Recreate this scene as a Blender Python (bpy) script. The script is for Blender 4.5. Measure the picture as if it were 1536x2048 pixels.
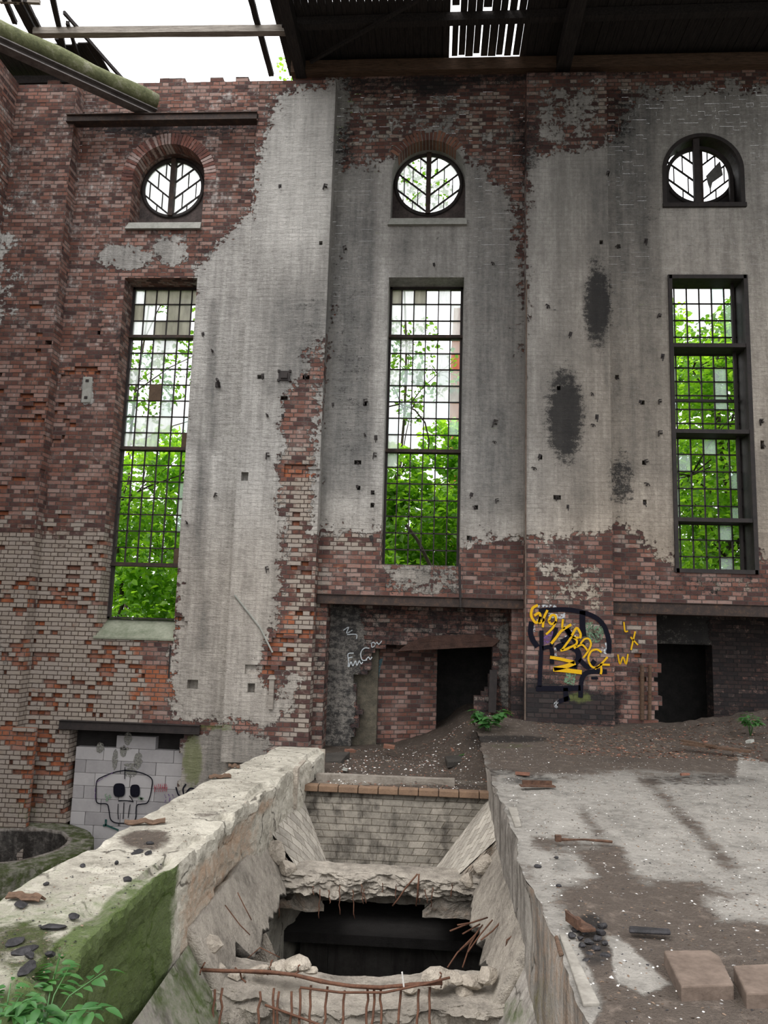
import bpy, math, random
import numpy as np
from mathutils import Vector, Matrix

for o in list(bpy.data.objects): bpy.data.objects.remove(o)
S = bpy.context.scene
COL = S.collection
rnd = random.Random(7)

# ------------------------------------------------------------------ camera
FPX = 1540.0; PITCH = math.radians(8.2); ROLL = math.radians(1.7); YAW = math.radians(3.8); EYE = 1.6
Fv = np.array([-math.sin(YAW)*math.cos(PITCH), math.cos(YAW)*math.cos(PITCH), math.sin(PITCH)])
R0 = np.array([math.cos(YAW), math.sin(YAW), 0.0]); U0 = np.cross(R0, Fv)
Rv = math.cos(ROLL)*R0 + math.sin(ROLL)*U0; Uv = -math.sin(ROLL)*R0 + math.cos(ROLL)*U0
CP = np.array([0, 0, EYE])
cam = bpy.data.cameras.new('camera'); co = bpy.data.objects.new('camera', cam); COL.objects.link(co)
cam.sensor_fit = 'VERTICAL'; cam.sensor_height = 36.0; cam.lens = 36.0*FPX/2048
cam.clip_start = 0.05; cam.clip_end = 300
m = Matrix.Identity(4)
for i in range(3):
    m[i][0] = Rv[i]; m[i][1] = Uv[i]; m[i][2] = -Fv[i]; m[i][3] = CP[i]
co.matrix_world = m
S.camera = co
# ------------------------------------------------------------------ sky, sun, exposure
SKY_H, SKY_Z, SUN = 0.95, 2.9, 1.3
w = bpy.data.worlds.new('overcast_sky'); S.world = w; w.use_nodes = True
nt = w.node_tree; nt.nodes.clear()
tc = nt.nodes.new('ShaderNodeTexCoord'); sx = nt.nodes.new('ShaderNodeSeparateXYZ')
nt.links.new(tc.outputs['Generated'], sx.inputs[0])
cr = nt.nodes.new('ShaderNodeValToRGB')
mr = nt.nodes.new('ShaderNodeMapRange'); mr.inputs[1].default_value = -1; mr.inputs[2].default_value = 1
nt.links.new(sx.outputs[2], mr.inputs[0]); nt.links.new(mr.outputs[0], cr.inputs[0])
e = cr.color_ramp.elements
e[0].position = 0.47; e[0].color = (0.05, 0.05, 0.045, 1)
e[1].position = 1.0; e[1].color = (SKY_Z/SKY_Z, 1.0, 1.02, 1)
n = cr.color_ramp.elements.new(0.5); n.color = (SKY_H/SKY_Z, SKY_H/SKY_Z*1.005, SKY_H/SKY_Z*1.02, 1)
bg = nt.nodes.new('ShaderNodeBackground'); bg.inputs[1].default_value = SKY_Z
out = nt.nodes.new('ShaderNodeOutputWorld')
nt.links.new(cr.outputs[0], bg.inputs[0]); nt.links.new(bg.outputs[0], out.inputs[0])
sun = bpy.data.lights.new('sun', 'SUN'); sun.energy = SUN; sun.angle = math.radians(25); sun.color = (1, .98, .95)
so = bpy.data.objects.new('sun', sun); COL.objects.link(so)
so.rotation_euler = Vector((0.35, 0.55, -1.0)).to_track_quat('-Z', 'Y').to_euler()
S.view_settings.view_transform = 'Standard'; S.view_settings.look = 'None'
S.view_settings.exposure = 0.33; S.view_settings.gamma = 1; S.view_settings.use_curve_mapping = False

# ------------------------------------------------------------------ projection helpers (photo frame 1536x2048)
def ray(x, y): return Fv + Rv*(x-768)/FPX - Uv*(y-1024)/FPX
def PY(x, y, Y): d = ray(x, y); return CP + d*(Y/d[1])
def PZ(x, y, Z): d = ray(x, y); return CP + d*((Z-EYE)/d[2])
def project(P):
    v = P - CP
    d = v @ Fv
    d = np.where(np.abs(d) < .1, .1, d)
    return 768 + FPX*(v @ Rv)/d, 1024 - FPX*(v @ Uv)/d

# ------------------------------------------------------------------ noise (vectorised value noise)
def _h(i, j, k, s):
    n = (i*374761393 + j*668265263 + k*2147483647 + s*974634777) & 0xffffffff
    n = ((n ^ (n >> 13))*1274126177) & 0xffffffff
    n = ((n ^ (n >> 16))*2246822519) & 0xffffffff
    return ((n ^ (n >> 15)) & 0xffffff)/float(0xffffff)
def vn(x, y, z, s=0):
    x = np.asarray(x, float); y = np.asarray(y, float); z = np.asarray(z, float)
    x, y, z = np.broadcast_arrays(x, y, z)
    i = np.floor(x).astype(np.int64); j = np.floor(y).astype(np.int64); k = np.floor(z).astype(np.int64)
    f = x-i; g = y-j; h = z-k
    f = f*f*(3-2*f); g = g*g*(3-2*g); h = h*h*(3-2*h)
    r = 0
    for a in (0, 1):
        for b in (0, 1):
            for c in (0, 1):
                r = r + _h(i+a, j+b, k+c, s)*(f if a else 1-f)*(g if b else 1-g)*(h if c else 1-h)
    return r
def fbm(x, y, z, s=0, o=4):
    r = 0; a = .5
    for q in range(o):
        r = r + a*vn(np.asarray(x)*2**q, np.asarray(y)*2**q, np.asarray(z)*2**q, s+q); a *= .5
    return r/(1-.5**o)
def sstep(a, b, x): t = np.clip((x-a)/(b-a), 0, 1); return t*t*(3-2*t)

# ------------------------------------------------------------------ object helpers
def tag(o, label=None, cat=None, group=None, kind=None):
    if label: o['label'] = label
    if cat: o['category'] = cat
    if group: o['group'] = group
    if kind: o['kind'] = kind
    return o
def empty(name, loc=(0, 0, 0), **k):
    o = bpy.data.objects.new(name, None); COL.objects.link(o); o.location = loc; o.empty_display_size = .1
    return tag(o, **k)
def copy_tree(o, parent=None):
    c = o.copy(); COL.objects.link(c); c.parent = parent
    for ch in [x for x in o.children]: copy_tree(ch, c)
    return c
def mesh_obj(name, V, Fc, mats, parent=None, midx=None, smooth=False, attrs=None):
    me = bpy.data.meshes.new(name)
    if isinstance(V, np.ndarray) and isinstance(Fc, np.ndarray):
        nv = len(V); nf = len(Fc); k = Fc.shape[1]
        me.vertices.add(nv); me.vertices.foreach_set('co', V.astype(np.float32).ravel())
        me.loops.add(nf*k); me.loops.foreach_set('vertex_index', Fc.astype(np.int32).ravel())
        me.polygons.add(nf); me.polygons.foreach_set('loop_start', np.arange(0, nf*k, k, dtype=np.int32))
        me.polygons.foreach_set('loop_total', np.full(nf, k, dtype=np.int32))
        me.update(calc_edges=True)
    else:
        me.from_pydata([tuple(v) for v in V], [], [tuple(f) for f in Fc])
    if not isinstance(mats, (list, tuple)): mats = [mats]
    for mm in mats: me.materials.append(mm)
    if midx is not None: me.polygons.foreach_set('material_index', np.asarray(midx, dtype=np.int32))
    me.polygons.foreach_set('use_smooth', np.full(len(me.polygons), smooth, dtype=bool))
    if attrs:
        for an, arr in attrs.items():
            a = me.color_attributes.new(an, 'FLOAT_COLOR', 'POINT')
            a.data.foreach_set('color', np.asarray(arr, np.float32).ravel())
    me.validate(); me.update()
    o = bpy.data.objects.new(name, me); COL.objects.link(o)
    if parent is not None: o.parent = parent
    return o
class MB:
    def __init__(s): s.v = []; s.f = []; s.m = []
    def add(s, vs, fs, mi=0):
        b = len(s.v); s.v += [tuple(v) for v in vs]; s.f += [tuple(b+i for i in f) for f in fs]; s.m += [mi]*len(fs); return s
    def box(s, x0, x1, y0, y1, z0, z1, mi=0, M=None):
        vs = [Vector((x, y, z)) for z in (z0, z1) for y in (y0, y1) for x in (x0, x1)]
        if M is not None: vs = [M @ v for v in vs]
        return s.add(vs, [(0, 2, 3, 1), (4, 5, 7, 6), (0, 1, 5, 4), (2, 6, 7, 3), (0, 4, 6, 2), (1, 3, 7, 5)], mi)
    def beam(s, a, b, w, h, up=(0, 0, 1), mi=0):
        a = Vector(a); b = Vector(b); d = (b-a).normalized(); u = Vector(up)
        r = d.cross(u)
        if r.length < 1e-4: r = d.cross(Vector((0, 1, 0)))
        r.normalize(); u = r.cross(d).normalized()
        vs = [p + r*sx*w/2 + u*sz*h/2 for p in (a, b) for sz in (-1, 1) for sx in (-1, 1)]
        return s.add(vs, [(0, 2, 3, 1), (4, 5, 7, 6), (0, 1, 5, 4), (2, 6, 7, 3), (0, 4, 6, 2), (1, 3, 7, 5)], mi)
    def tube(s, pts, r, n=8, mi=0, taper=None):
        pts = [Vector(p) for p in pts]; rings = []
        for i, p in enumerate(pts):
            d = (pts[min(i+1, len(pts)-1)]-pts[max(i-1, 0)]).normalized()
            a = d.cross(Vector((0.13, 0.31, 1)));
            if a.length < 1e-3: a = d.cross(Vector((1, 0, 0)))
            a.normalize(); b = d.cross(a)
            rr = r if taper is None else r*(1+(taper-1)*i/(len(pts)-1))
            if callable(r): rr = r(i/(len(pts)-1))
            rings.append([p + a*math.cos(t*2*math.pi/n)*rr + b*math.sin(t*2*math.pi/n)*rr for t in range(n)])
        vs = [v for rg in rings for v in rg]; fs = []
        for i in range(len(pts)-1):
            for t in range(n):
                u = (t+1) % n; fs.append((i*n+t, i*n+u, (i+1)*n+u, (i+1)*n+t))
        fs.append(tuple(range(n-1, -1, -1))); fs.append(tuple((len(pts)-1)*n+t for t in range(n)))
        return s.add(vs, fs, mi)
    def prism(s, poly, y0, y1, mi=0):
        n = len(poly)
        vs = [(x, y0, z) for x, z in poly] + [(x, y1, z) for x, z in poly]
        fs = [tuple(range(n-1, -1, -1)), tuple(range(n, 2*n))] + [(i, (i+1) % n, n+(i+1) % n, n+i) for i in range(n)]
        return s.add(vs, fs, mi)
    def prismz(s, poly, z0, z1, mi=0):
        n = len(poly)
        vs = [(x, y, z0) for x, y in poly] + [(x, y, z1) for x, y in poly]
        fs = [tuple(range(n-1, -1, -1)), tuple(range(n, 2*n))] + [(i, (i+1) % n, n+(i+1) % n, n+i) for i in range(n)]
        return s.add(vs, fs, mi)
    def build(s, name, mats, parent=None, smooth=False):
        return mesh_obj(name, s.v, s.f, mats, parent, s.m, smooth)
def rough(o, amp=.01, cuts=1, bevel=0):
    "chip a solid: bevel, subdivide and jitter its vertices"
    if bevel:
        b = o.modifiers.new('bevel', 'BEVEL'); b.width = bevel; b.segments = 2; b.limit_method = 'ANGLE'
    if amp:
        sd = o.modifiers.new('sub', 'SUBSURF'); sd.subdivision_type = 'SIMPLE'; sd.levels = cuts; sd.render_levels = cuts
        t = bpy.data.textures.new('chip', 'CLOUDS'); t.noise_scale = .12
        d = o.modifiers.new('disp', 'DISPLACE'); d.texture = t; d.strength = amp*2; d.mid_level = .5; d.texture_coords = 'GLOBAL'
    return o
def rock(name, c, size, seed, mat, parent=None, flat=1.0):
    r = random.Random(seed); mb = MB()
    import bmesh
    bm = bmesh.new(); bmesh.ops.create_icosphere(bm, subdivisions=2, radius=1)
    nrm = [Vector((r.uniform(-1, 1), r.uniform(-1, 1), r.uniform(-1, 1))).normalized() for _ in range(9)]
    V = []
    for v in bm.verts:
        p = v.co.copy()
        for q in nrm:
            dd = p.dot(q)
            if dd > .62: p -= q*(dd-.62)
        V.append((c[0]+p.x*size[0], c[1]+p.y*size[1], c[2]+p.z*size[2]))
    Fc = [tuple(v.index for v in f.verts) for f in bm.faces]; bm.free()
    return mesh_obj(name, V, Fc, mat, parent)

# ------------------------------------------------------------------ materials
class NT:
    def __init__(s, name):
        s.m = bpy.data.materials.new(name); s.m.use_nodes = True; s.t = s.m.node_tree; s.t.nodes.clear()
    def n(s, typ, **k):
        a = s.t.nodes.new('ShaderNode'+typ)
        for q, v in k.items(): setattr(a, q, v)
        return a
    def inp(s, node, i, v):
        if v is None: return
        if hasattr(v, 'is_output') or isinstance(v, bpy.types.NodeSocket): s.t.links.new(v, node.inputs[i])
        else: node.inputs[i].default_value = v
    def math(s, op, a, b=None, c=None, clamp=False):
        q = s.n('Math', operation=op); q.use_clamp = clamp
        s.inp(q, 0, a); s.inp(q, 1, b); s.inp(q, 2, c); return q.outputs[0]
    def mix(s, f, a, b, mode='MIX'):
        q = s.n('Mix', data_type='RGBA', blend_type=mode); q.clamp_factor = True
        s.inp(q, 0, f); s.inp(q, 6, col4(a)); s.inp(q, 7, col4(b)); return q.outputs[2]
    def ramp(s, f, stops):
        q = s.n('ValToRGB'); s.inp(q, 0, f); e = q.color_ramp.elements
        while len(e) < len(stops): e.new(.5)
        for i, (p, c) in enumerate(stops): e[i].position = p; e[i].color = col4(c)
        return q.outputs[0]
    def noise(s, vec, scale, detail=4, rough=.55, out=0):
        q = s.n('TexNoise'); s.inp(q, 'Vector', vec); q.inputs['Scale'].default_value = scale
        q.inputs['Detail'].default_value = detail; q.inputs['Roughness'].default_value = rough; return q.outputs[out]
    def sm(s, v, a, b):
        q = s.n('MapRange', interpolation_type='SMOOTHSTEP'); s.inp(q, 0, v); q.inputs[1].default_value = a; q.inputs[2].default_value = b
        return q.outputs[0]
    def mapping(s, vec, scale=(1, 1, 1), loc=(0, 0, 0)):
        q = s.n('Mapping'); s.inp(q, 0, vec); q.inputs['Scale'].default_value = scale; q.inputs['Location'].default_value = loc
        return q.outputs[0]
    def attr(s, name):
        q = s.n('Attribute', attribute_name=name); sp = s.n('SeparateColor'); s.t.links.new(q.outputs['Color'], sp.inputs[0])
        return sp.outputs[0], sp.outputs[1], sp.outputs[2], q.outputs['Alpha']
    def finish(s, color, rough=.85, height=None, dist=.01, strength=1.0, spec=.25, metallic=0):
        b = s.n('BsdfPrincipled'); s.inp(b, 'Base Color', col4(color)); s.inp(b, 'Roughness', rough)
        b.inputs['Specular IOR Level'].default_value = spec; s.inp(b, 'Metallic', metallic)
        if height is not None:
            bu = s.n('Bump'); bu.inputs['Distance'].default_value = dist; bu.inputs['Strength'].default_value = strength
            s.inp(bu, 'Height', height); s.t.links.new(bu.outputs[0], b.inputs['Normal'])
        o = s.n('OutputMaterial'); s.t.links.new(b.outputs[0], o.inputs[0]); return s.m
def col4(c):
    if isinstance(c, tuple) and len(c) == 3: return (c[0], c[1], c[2], 1)
    return c
def objco(N): return N.n('TexCoord').outputs['Object']

def wall_coords(N):
    co_ = objco(N); s = N.n('SeparateXYZ'); N.t.links.new(co_, s.inputs[0])
    g = N.n('NewGeometry'); sn = N.n('SeparateXYZ'); N.t.links.new(g.outputs['True Normal'], sn.inputs[0])
    isx = N.math('GREATER_THAN', N.math('ABSOLUTE', sn.outputs[0]), .7)
    isz = N.math('GREATER_THAN', N.math('ABSOLUTE', sn.outputs[2]), .7)
    ux = N.math('ADD', N.math('MULTIPLY', s.outputs[0], N.math('SUBTRACT', 1, isx)), N.math('MULTIPLY', s.outputs[1], isx))
    vz = N.math('ADD', N.math('MULTIPLY', s.outputs[2], N.math('SUBTRACT', 1, isz)), N.math('MULTIPLY', s.outputs[1], isz))
    c = N.n('CombineXYZ'); N.t.links.new(N.math('ADD', ux, 25.0), c.inputs[0]); N.t.links.new(N.math('ADD', vz, 7.65), c.inputs[1])
    return co_, c.outputs[0]

def mat_wall(name='brick_and_plaster'):
    N = NT(name); co_, uv = wall_coords(N)
    wob = N.noise(co_, 9, 2, .5, 1)
    va = N.n('VectorMath', operation='SUBTRACT'); N.t.links.new(wob, va.inputs[0]); va.inputs[1].default_value = (.5, .5, .5)
    vs = N.n('VectorMath', operation='SCALE'); N.t.links.new(va.outputs[0], vs.inputs[0]); vs.inputs['Scale'].default_value = .016
    vd = N.n('VectorMath', operation='ADD'); N.t.links.new(uv, vd.inputs[0]); N.t.links.new(vs.outputs[0], vd.inputs[1])
    b = N.n('TexBrick'); N.t.links.new(vd.outputs[0], b.inputs['Vector'])
    b.offset = .5; b.offset_frequency = 2; b.squash = .5; b.squash_frequency = 2
    b.inputs['Color1'].default_value = (0, 0, 0, 1); b.inputs['Color2'].default_value = (1, 1, 1, 1); b.inputs['Mortar'].default_value = (.5, .5, .5, 1)
    b.inputs['Scale'].default_value = 1; b.inputs['Mortar Size'].default_value = .0085; b.inputs['Mortar Smooth'].default_value = .35
    b.inputs['Bias'].default_value = 0; b.inputs['Brick Width'].default_value = .25; b.inputs['Row Height'].default_value = .0765
    rb = b.outputs['Color']; mf = b.outputs['Fac']
    P, T, O, So = N.attr('A'); Wh, To, Wa, Mo = N.attr('B')
    n1 = N.noise(co_, 3.2, 6, .65); n2 = N.noise(co_, 14, 5, .6); n3 = N.noise(co_, 55, 3, .6)
    str_ = N.noise(N.mapping(co_, (3.6, 3.6, .4)), 1, 7, .68)
    str2 = N.noise(N.mapping(co_, (16, 16, .9)), 1, 3, .6)
    ledges = N.noise(N.mapping(co_, (3.5, 3.5, 11)), 1, 6, .7)
    rv = N.math('ADD', N.math('MULTIPLY', rb, .75), N.math('MULTIPLY', n2, .35))
    bc = N.ramp(rv, [(.05, (.040, .028, .028)), (.28, (.095, .052, .046)), (.52, (.165, .072, .052)), (.78, (.27, .118, .085)), (1.0, (.38, .235, .19))])
    # soft orange brick colour, then weathered tan faces
    bc = N.mix(N.sm(N.math('ADD', O, N.math('MULTIPLY', N.math('SUBTRACT', n1, .5), .9)), .35, .75), bc, N.mix(n2, (.17, .055, .03), (.46, .165, .08)))
    tan = N.mix(n2, N.mix(rb, (.20, .165, .135), (.40, .345, .28)), (.36, .31, .26))
    tm = N.sm(N.math('ADD', T, N.math('ADD', N.math('MULTIPLY', N.math('SUBTRACT', n2, .5), .5), N.math('MULTIPLY', N.math('SUBTRACT', rb, .5), .55))), .42, .6)
    bc = N.mix(tm, bc, tan)
    wm = N.sm(N.math('ADD', Wh, N.math('ADD', N.math('MULTIPLY', N.math('SUBTRACT', n1, .5), 1.3), N.math('MULTIPLY', N.math('SUBTRACT', n2, .5), 1.2))), .55, .85)
    wash = N.sm(N.math('ADD', N.math('MULTIPLY', n1, .8), N.math('ADD', N.math('MULTIPLY', n3, .35), N.math('MULTIPLY', rb, .35))), .62, 1.0)
    bc = N.mix(N.math('MULTIPLY', wash, .55), bc, (.27, .235, .215))
    bc = N.mix(N.math('MULTIPLY', wm, N.math('ADD', .35, N.math('MULTIPLY', n3, .7))), bc, N.mix(rb, (.33, .30, .28), (.58, .55, .52)))
    mort = N.mix(N.math('MULTIPLY', tm, .55), N.mix(n1, (.035, .028, .025), (.19, .165, .148)), (.085, .052, .038))
    mort = N.mix(N.math('MULTIPLY', wm, .5), mort, (.36, .33, .31))
    bricks = N.mix(mf, bc, mort)
    # plaster
    tone = N.math('ADD', To, N.math('ADD', N.math('MULTIPLY', N.math('SUBTRACT', str_, .5), .62), N.math('MULTIPLY', N.math('SUBTRACT', str2, .5), .28)))
    tone = N.math('ADD', tone, N.math('ADD', N.math('MULTIPLY', N.math('SUBTRACT', n1, .5), .42), N.math('ADD', N.math('MULTIPLY', N.math('SUBTRACT', n2, .5), .34), N.math('MULTIPLY', N.math('SUBTRACT', n3, .5), .30))))
    pc = N.ramp(tone, [(.0, (.06, .06, .06)), (.3, (.165, .165, .16)), (.55, (.30, .295, .28)), (.8, (.50, .495, .475)), (1.0, (.68, .67, .64))])
    pc = N.mix(Wa, pc, N.mix(1.0, pc, (1.08, .93, .78), 'MULTIPLY'))
    brk = N.noise(N.mapping(co_, (2.0, 2.0, 13)), 1, 6, .75)
    pc = N.mix(N.math('MULTIPLY', N.math('MULTIPLY', mf, N.sm(n1, .42, .62)), .22), pc, (.09, .085, .08))
    pc = N.mix(N.math('MULTIPLY', N.sm(brk, .60, .70), .30), pc, (.075, .073, .07))
    pc = N.mix(N.math('MULTIPLY', N.sm(n3, .55, .8), .2), pc, (.08, .08, .08))
    pm0 = N.math('ADD', P, N.math('ADD', N.math('MULTIPLY', N.math('SUBTRACT', n1, .5), 1.15), N.math('ADD', N.math('MULTIPLY', N.math('SUBTRACT', rb, .5), .16), N.math('MULTIPLY', N.math('SUBTRACT', n2, .5), .9))))
    pm = N.sm(pm0, .46, .54)
    c = N.mix(pm, bricks, pc)
    # crisp shadow-less rim of broken plaster is geometry of the bump; soot and moss stains
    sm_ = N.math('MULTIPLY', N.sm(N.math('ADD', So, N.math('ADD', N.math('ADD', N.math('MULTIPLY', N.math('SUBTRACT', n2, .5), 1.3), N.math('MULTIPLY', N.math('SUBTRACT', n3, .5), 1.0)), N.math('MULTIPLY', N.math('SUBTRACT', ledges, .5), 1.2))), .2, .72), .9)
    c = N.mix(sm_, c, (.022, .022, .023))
    mo = N.sm(N.math('ADD', Mo, N.math('MULTIPLY', N.math('SUBTRACT', n2, .5), .9)), .45, .8)
    c = N.mix(N.math('MULTIPLY', mo, .7), c, (.13, .15, .05))
    relief = N.math('MULTIPLY', N.math('SUBTRACT', 1, mf), N.math('SUBTRACT', 1, N.math('MULTIPLY', pm, .93)))
    h = N.math('ADD', relief, N.math('MULTIPLY', N.sm(pm0, .44, .56), .95))
    h = N.math('ADD', h, N.math('MULTIPLY', n3, .35)); h = N.math('ADD', h, N.math('MULTIPLY', n2, .7))
    h = N.math('ADD', h, N.math('MULTIPLY', N.math('MULTIPLY', ledges, pm), 2.2))
    return N.finish(c, .9, h, .014, 1.0, .15)

def mat_concrete(name, base=((.30, .275, .24), (.56, .53, .475)), dirt=((.055, .042, .034), (.15, .12, .098)), bump=.02, tiles=None, speck=0, streak=0, crack=0):
    N = NT(name); co_ = objco(N)
    n1 = N.noise(co_, 2.1, 7, .65); n2 = N.noise(co_, 11, 6, .65); n3 = N.noise(co_, 60, 4, .65)
    D, Mo, Br, Dk = N.attr('C')
    f = N.math('ADD', N.math('MULTIPLY', n1, .55), N.math('MULTIPLY', n2, .45))
    c = N.ramp(f, [(.34, tuple(x*.75 for x in base[0])), (.5, tuple((x+y)/2 for x, y in zip(*base))), (.66, base[1])])
    c = N.mix(N.math('MULTIPLY', N.sm(n3, .5, .72), .3), c, tuple(x*.4 for x in base[0]))
    if crack:
        wv = N.n('VectorMath', operation='SCALE'); N.t.links.new(N.noise(co_, 3, 3, .6, 1), wv.inputs[0]); wv.inputs['Scale'].default_value = .35
        wa = N.n('VectorMath', operation='ADD'); N.t.links.new(co_, wa.inputs[0]); N.t.links.new(wv.outputs[0], wa.inputs[1])
        vo = N.n('TexVoronoi', feature='DISTANCE_TO_EDGE'); N.t.links.new(wa.outputs[0], vo.inputs['Vector']); vo.inputs['Scale'].default_value = crack
        ck = N.math('MULTIPLY', N.sm(vo.outputs['Distance'], .016, .004), N.sm(n1, .44, .54))
        c = N.mix(N.math('MULTIPLY', ck, .8), c, (.05, .042, .034))
        pt = N.sm(N.noise(co_, 4.5, 5, .7), .54, .60); c = N.mix(N.math('MULTIPLY', pt, .35), c, tuple(x*1.15 for x in base[1])); 
    if streak:
        st = N.noise(N.mapping(co_, (7, 7, .7)), 1, 5, .65)
        c = N.mix(N.sm(st, .42, .7), c, tuple(x*.45 for x in base[0]))
    bm_ = N.sm(N.math('ADD', Br, N.math('MULTIPLY', N.math('SUBTRACT', n2, .5), .9)), .4, .8)
    c = N.mix(N.math('MULTIPLY', bm_, .8), c, N.mix(n3, (.24, .13, .075), (.42, .29, .19)))
    h = N.math('ADD', N.math('MULTIPLY', n2, 1.0), N.math('MULTIPLY', n3, .4))
    if tiles:
        b = N.n('TexBrick'); mp = N.mapping(N.n('TexCoord').outputs['UV'] if tiles.get('uv') else co_, tiles.get('scale', (1, 1, 1)))
        N.t.links.new(mp, b.inputs['Vector']); b.inputs['Scale'].default_value = 1
        b.inputs['Brick Width'].default_value = tiles['w']; b.inputs['Row Height'].default_value = tiles['h']
        b.inputs['Mortar Size'].default_value = tiles.get('m', .006); b.inputs['Mortar Smooth'].default_value = .3
        b.inputs['Color1'].default_value = (.75, .75, .75, 1); b.inputs['Color2'].default_value = (1.1, 1.1, 1.1, 1); b.inputs['Mortar'].default_value = (.45, .42, .38, 1)
        c = N.mix(1.0, c, b.outputs['Color'], 'MULTIPLY')
        h = N.math('ADD', h, N.math('MULTIPLY', N.math('SUBTRACT', 1, b.outputs['Fac']), 1.0))
    dm = N.sm(N.math('ADD', D, N.math('ADD', N.math('MULTIPLY', N.math('SUBTRACT', n1, .5), 1.0), N.math('MULTIPLY', N.math('SUBTRACT', n2, .5), .7))), .4, .68)
    dc = N.mix(n3, dirt[0], dirt[1]); dc = N.mix(N.sm(n2, .5, .75), dc, tuple(x*1.35 for x in dirt[1]))
    c = N.mix(N.math('MULTIPLY', dm, .95), c, dc)
    if speck:
        v = N.n('TexVoronoi'); N.t.links.new(co_, v.inputs['Vector']); v.inputs['Scale'].default_value = 28
        sp = N.math('MULTIPLY', N.math('LESS_THAN', v.outputs['Distance'], .2), N.math('GREATER_THAN', N.noise(co_, 5, 3), .5))
        sc = N.n('SeparateColor'); N.t.links.new(v.outputs['Color'], sc.inputs[0])
        sp = N.math('MULTIPLY', sp, N.math('GREATER_THAN', sc.outputs[0], .62))
        c = N.mix(N.math('MULTIPLY', sp, .8), c, N.mix(sc.outputs[1], (.04, .035, .03), (.75, .73, .7)))
        h = N.math('ADD', h, N.math('MULTIPLY', sp, .8))
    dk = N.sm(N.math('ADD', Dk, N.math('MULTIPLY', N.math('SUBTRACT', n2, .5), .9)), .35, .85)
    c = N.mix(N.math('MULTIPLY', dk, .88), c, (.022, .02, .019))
    mo = N.sm(N.math('ADD', Mo, N.math('ADD', N.math('MULTIPLY', N.math('SUBTRACT', n2, .5), .9), N.math('MULTIPLY', N.math('SUBTRACT', n1, .5), .5))), .35, .85)
    c = N.mix(N.math('MULTIPLY', mo, .9), c, N.mix(n3, (.013, .032, .004), (.08, .125, .016)))
    h = N.math('ADD', h, N.math('MULTIPLY', N.math('MULTIPLY', dm, n3), .9))
    return N.finish(c, .92, h, bump, .9, .15)

def mat_simple(name, c1, c2, scale=8, rough=.8, bump=.004, spec=.25, stretch=(1, 1, 1), metallic=0, c3=None, island=False):
    N = NT(name); co_ = objco(N); n1 = N.noise(N.mapping(co_, stretch), scale, 6, .65); n2 = N.noise(N.mapping(co_, stretch), scale*6, 3, .6)
    f = N.math('ADD', N.math('MULTIPLY', n1, .7), N.math('MULTIPLY', n2, .3))
    if island:
        f = N.math('ADD', N.math('MULTIPLY', f, .6), N.math('MULTIPLY', N.n('NewGeometry').outputs['Random Per Island'], .45))
    st = [(.32, c1), (.68, c2)]
    if c3: st = [(.3, c1), (.52, c2), (.72, c3)]
    return N.finish(N.ramp(f, st), rough, N.math('ADD', n1, N.math('MULTIPLY', n2, .5)), bump, 1, spec, metallic)

def mat_leaf(name, c1, c2, trans=.55):
    N = NT(name); g = N.n('NewGeometry'); c = N.ramp(g.outputs['Random Per Island'], [(0, c1), (1, c2)])
    d = N.n('BsdfDiffuse'); t = N.n('BsdfTranslucent'); gl = N.n('BsdfGlossy'); gl.inputs['Roughness'].default_value = .45
    N.t.links.new(c, d.inputs[0])
    tcx = N.mix(1.0, c, (1.9, 1.75, .8), 'MULTIPLY'); N.t.links.new(tcx, t.inputs[0])
    mx = N.n('MixShader'); mx.inputs[0].default_value = trans; N.t.links.new(d.outputs[0], mx.inputs[1]); N.t.links.new(t.outputs[0], mx.inputs[2])
    m2 = N.n('MixShader'); m2.inputs[0].default_value = .05; N.t.links.new(mx.outputs[0], m2.inputs[1]); N.t.links.new(gl.outputs[0], m2.inputs[2])
    o = N.n('OutputMaterial'); N.t.links.new(m2.outputs[0], o.inputs[0]); return N.m
def mat_glass(name, frost=.6, tint=(.86, .92, .9)):
    N = NT(name); co_ = objco(N); n1 = N.noise(N.mapping(co_, (10, 10, 2)), 1, 5, .7)
    tr = N.n('BsdfTransparent'); tr.inputs[0].default_value = col4(tuple(min(1, x*1.05) for x in tint)); tl = N.n('BsdfTranslucent')
    N.t.links.new(N.ramp(n1, [(.3, tuple(x*.62 for x in tint)), (.7, tint)]), tl.inputs[0])
    mx = N.n('MixShader'); mx.inputs[0].default_value = frost; N.t.links.new(tr.outputs[0], mx.inputs[1]); N.t.links.new(tl.outputs[0], mx.inputs[2])
    gl = N.n('BsdfGlossy'); gl.inputs['Roughness'].default_value = .2
    m2 = N.n('MixShader'); m2.inputs[0].default_value = .05; N.t.links.new(mx.outputs[0], m2.inputs[1]); N.t.links.new(gl.outputs[0], m2.inputs[2])
    o = N.n('OutputMaterial'); N.t.links.new(m2.outputs[0], o.inputs[0]); return N.m
def mat_paint(name, c, cover=.75):
    "old spray paint, worn away in patches"
    N = NT(name); co_ = objco(N); n = N.noise(co_, 26, 5, .7)
    b = N.n('BsdfDiffuse'); b.inputs[0].default_value = col4(c); tr = N.n('BsdfTransparent')
    mx = N.n('MixShader'); N.t.links.new(N.sm(n, .62-cover*.45, .72-cover*.3), mx.inputs[0]); N.t.links.new(tr.outputs[0], mx.inputs[1]); N.t.links.new(b.outputs[0], mx.inputs[2])
    o = N.n('OutputMaterial'); N.t.links.new(mx.outputs[0], o.inputs[0]); return N.m

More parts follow.
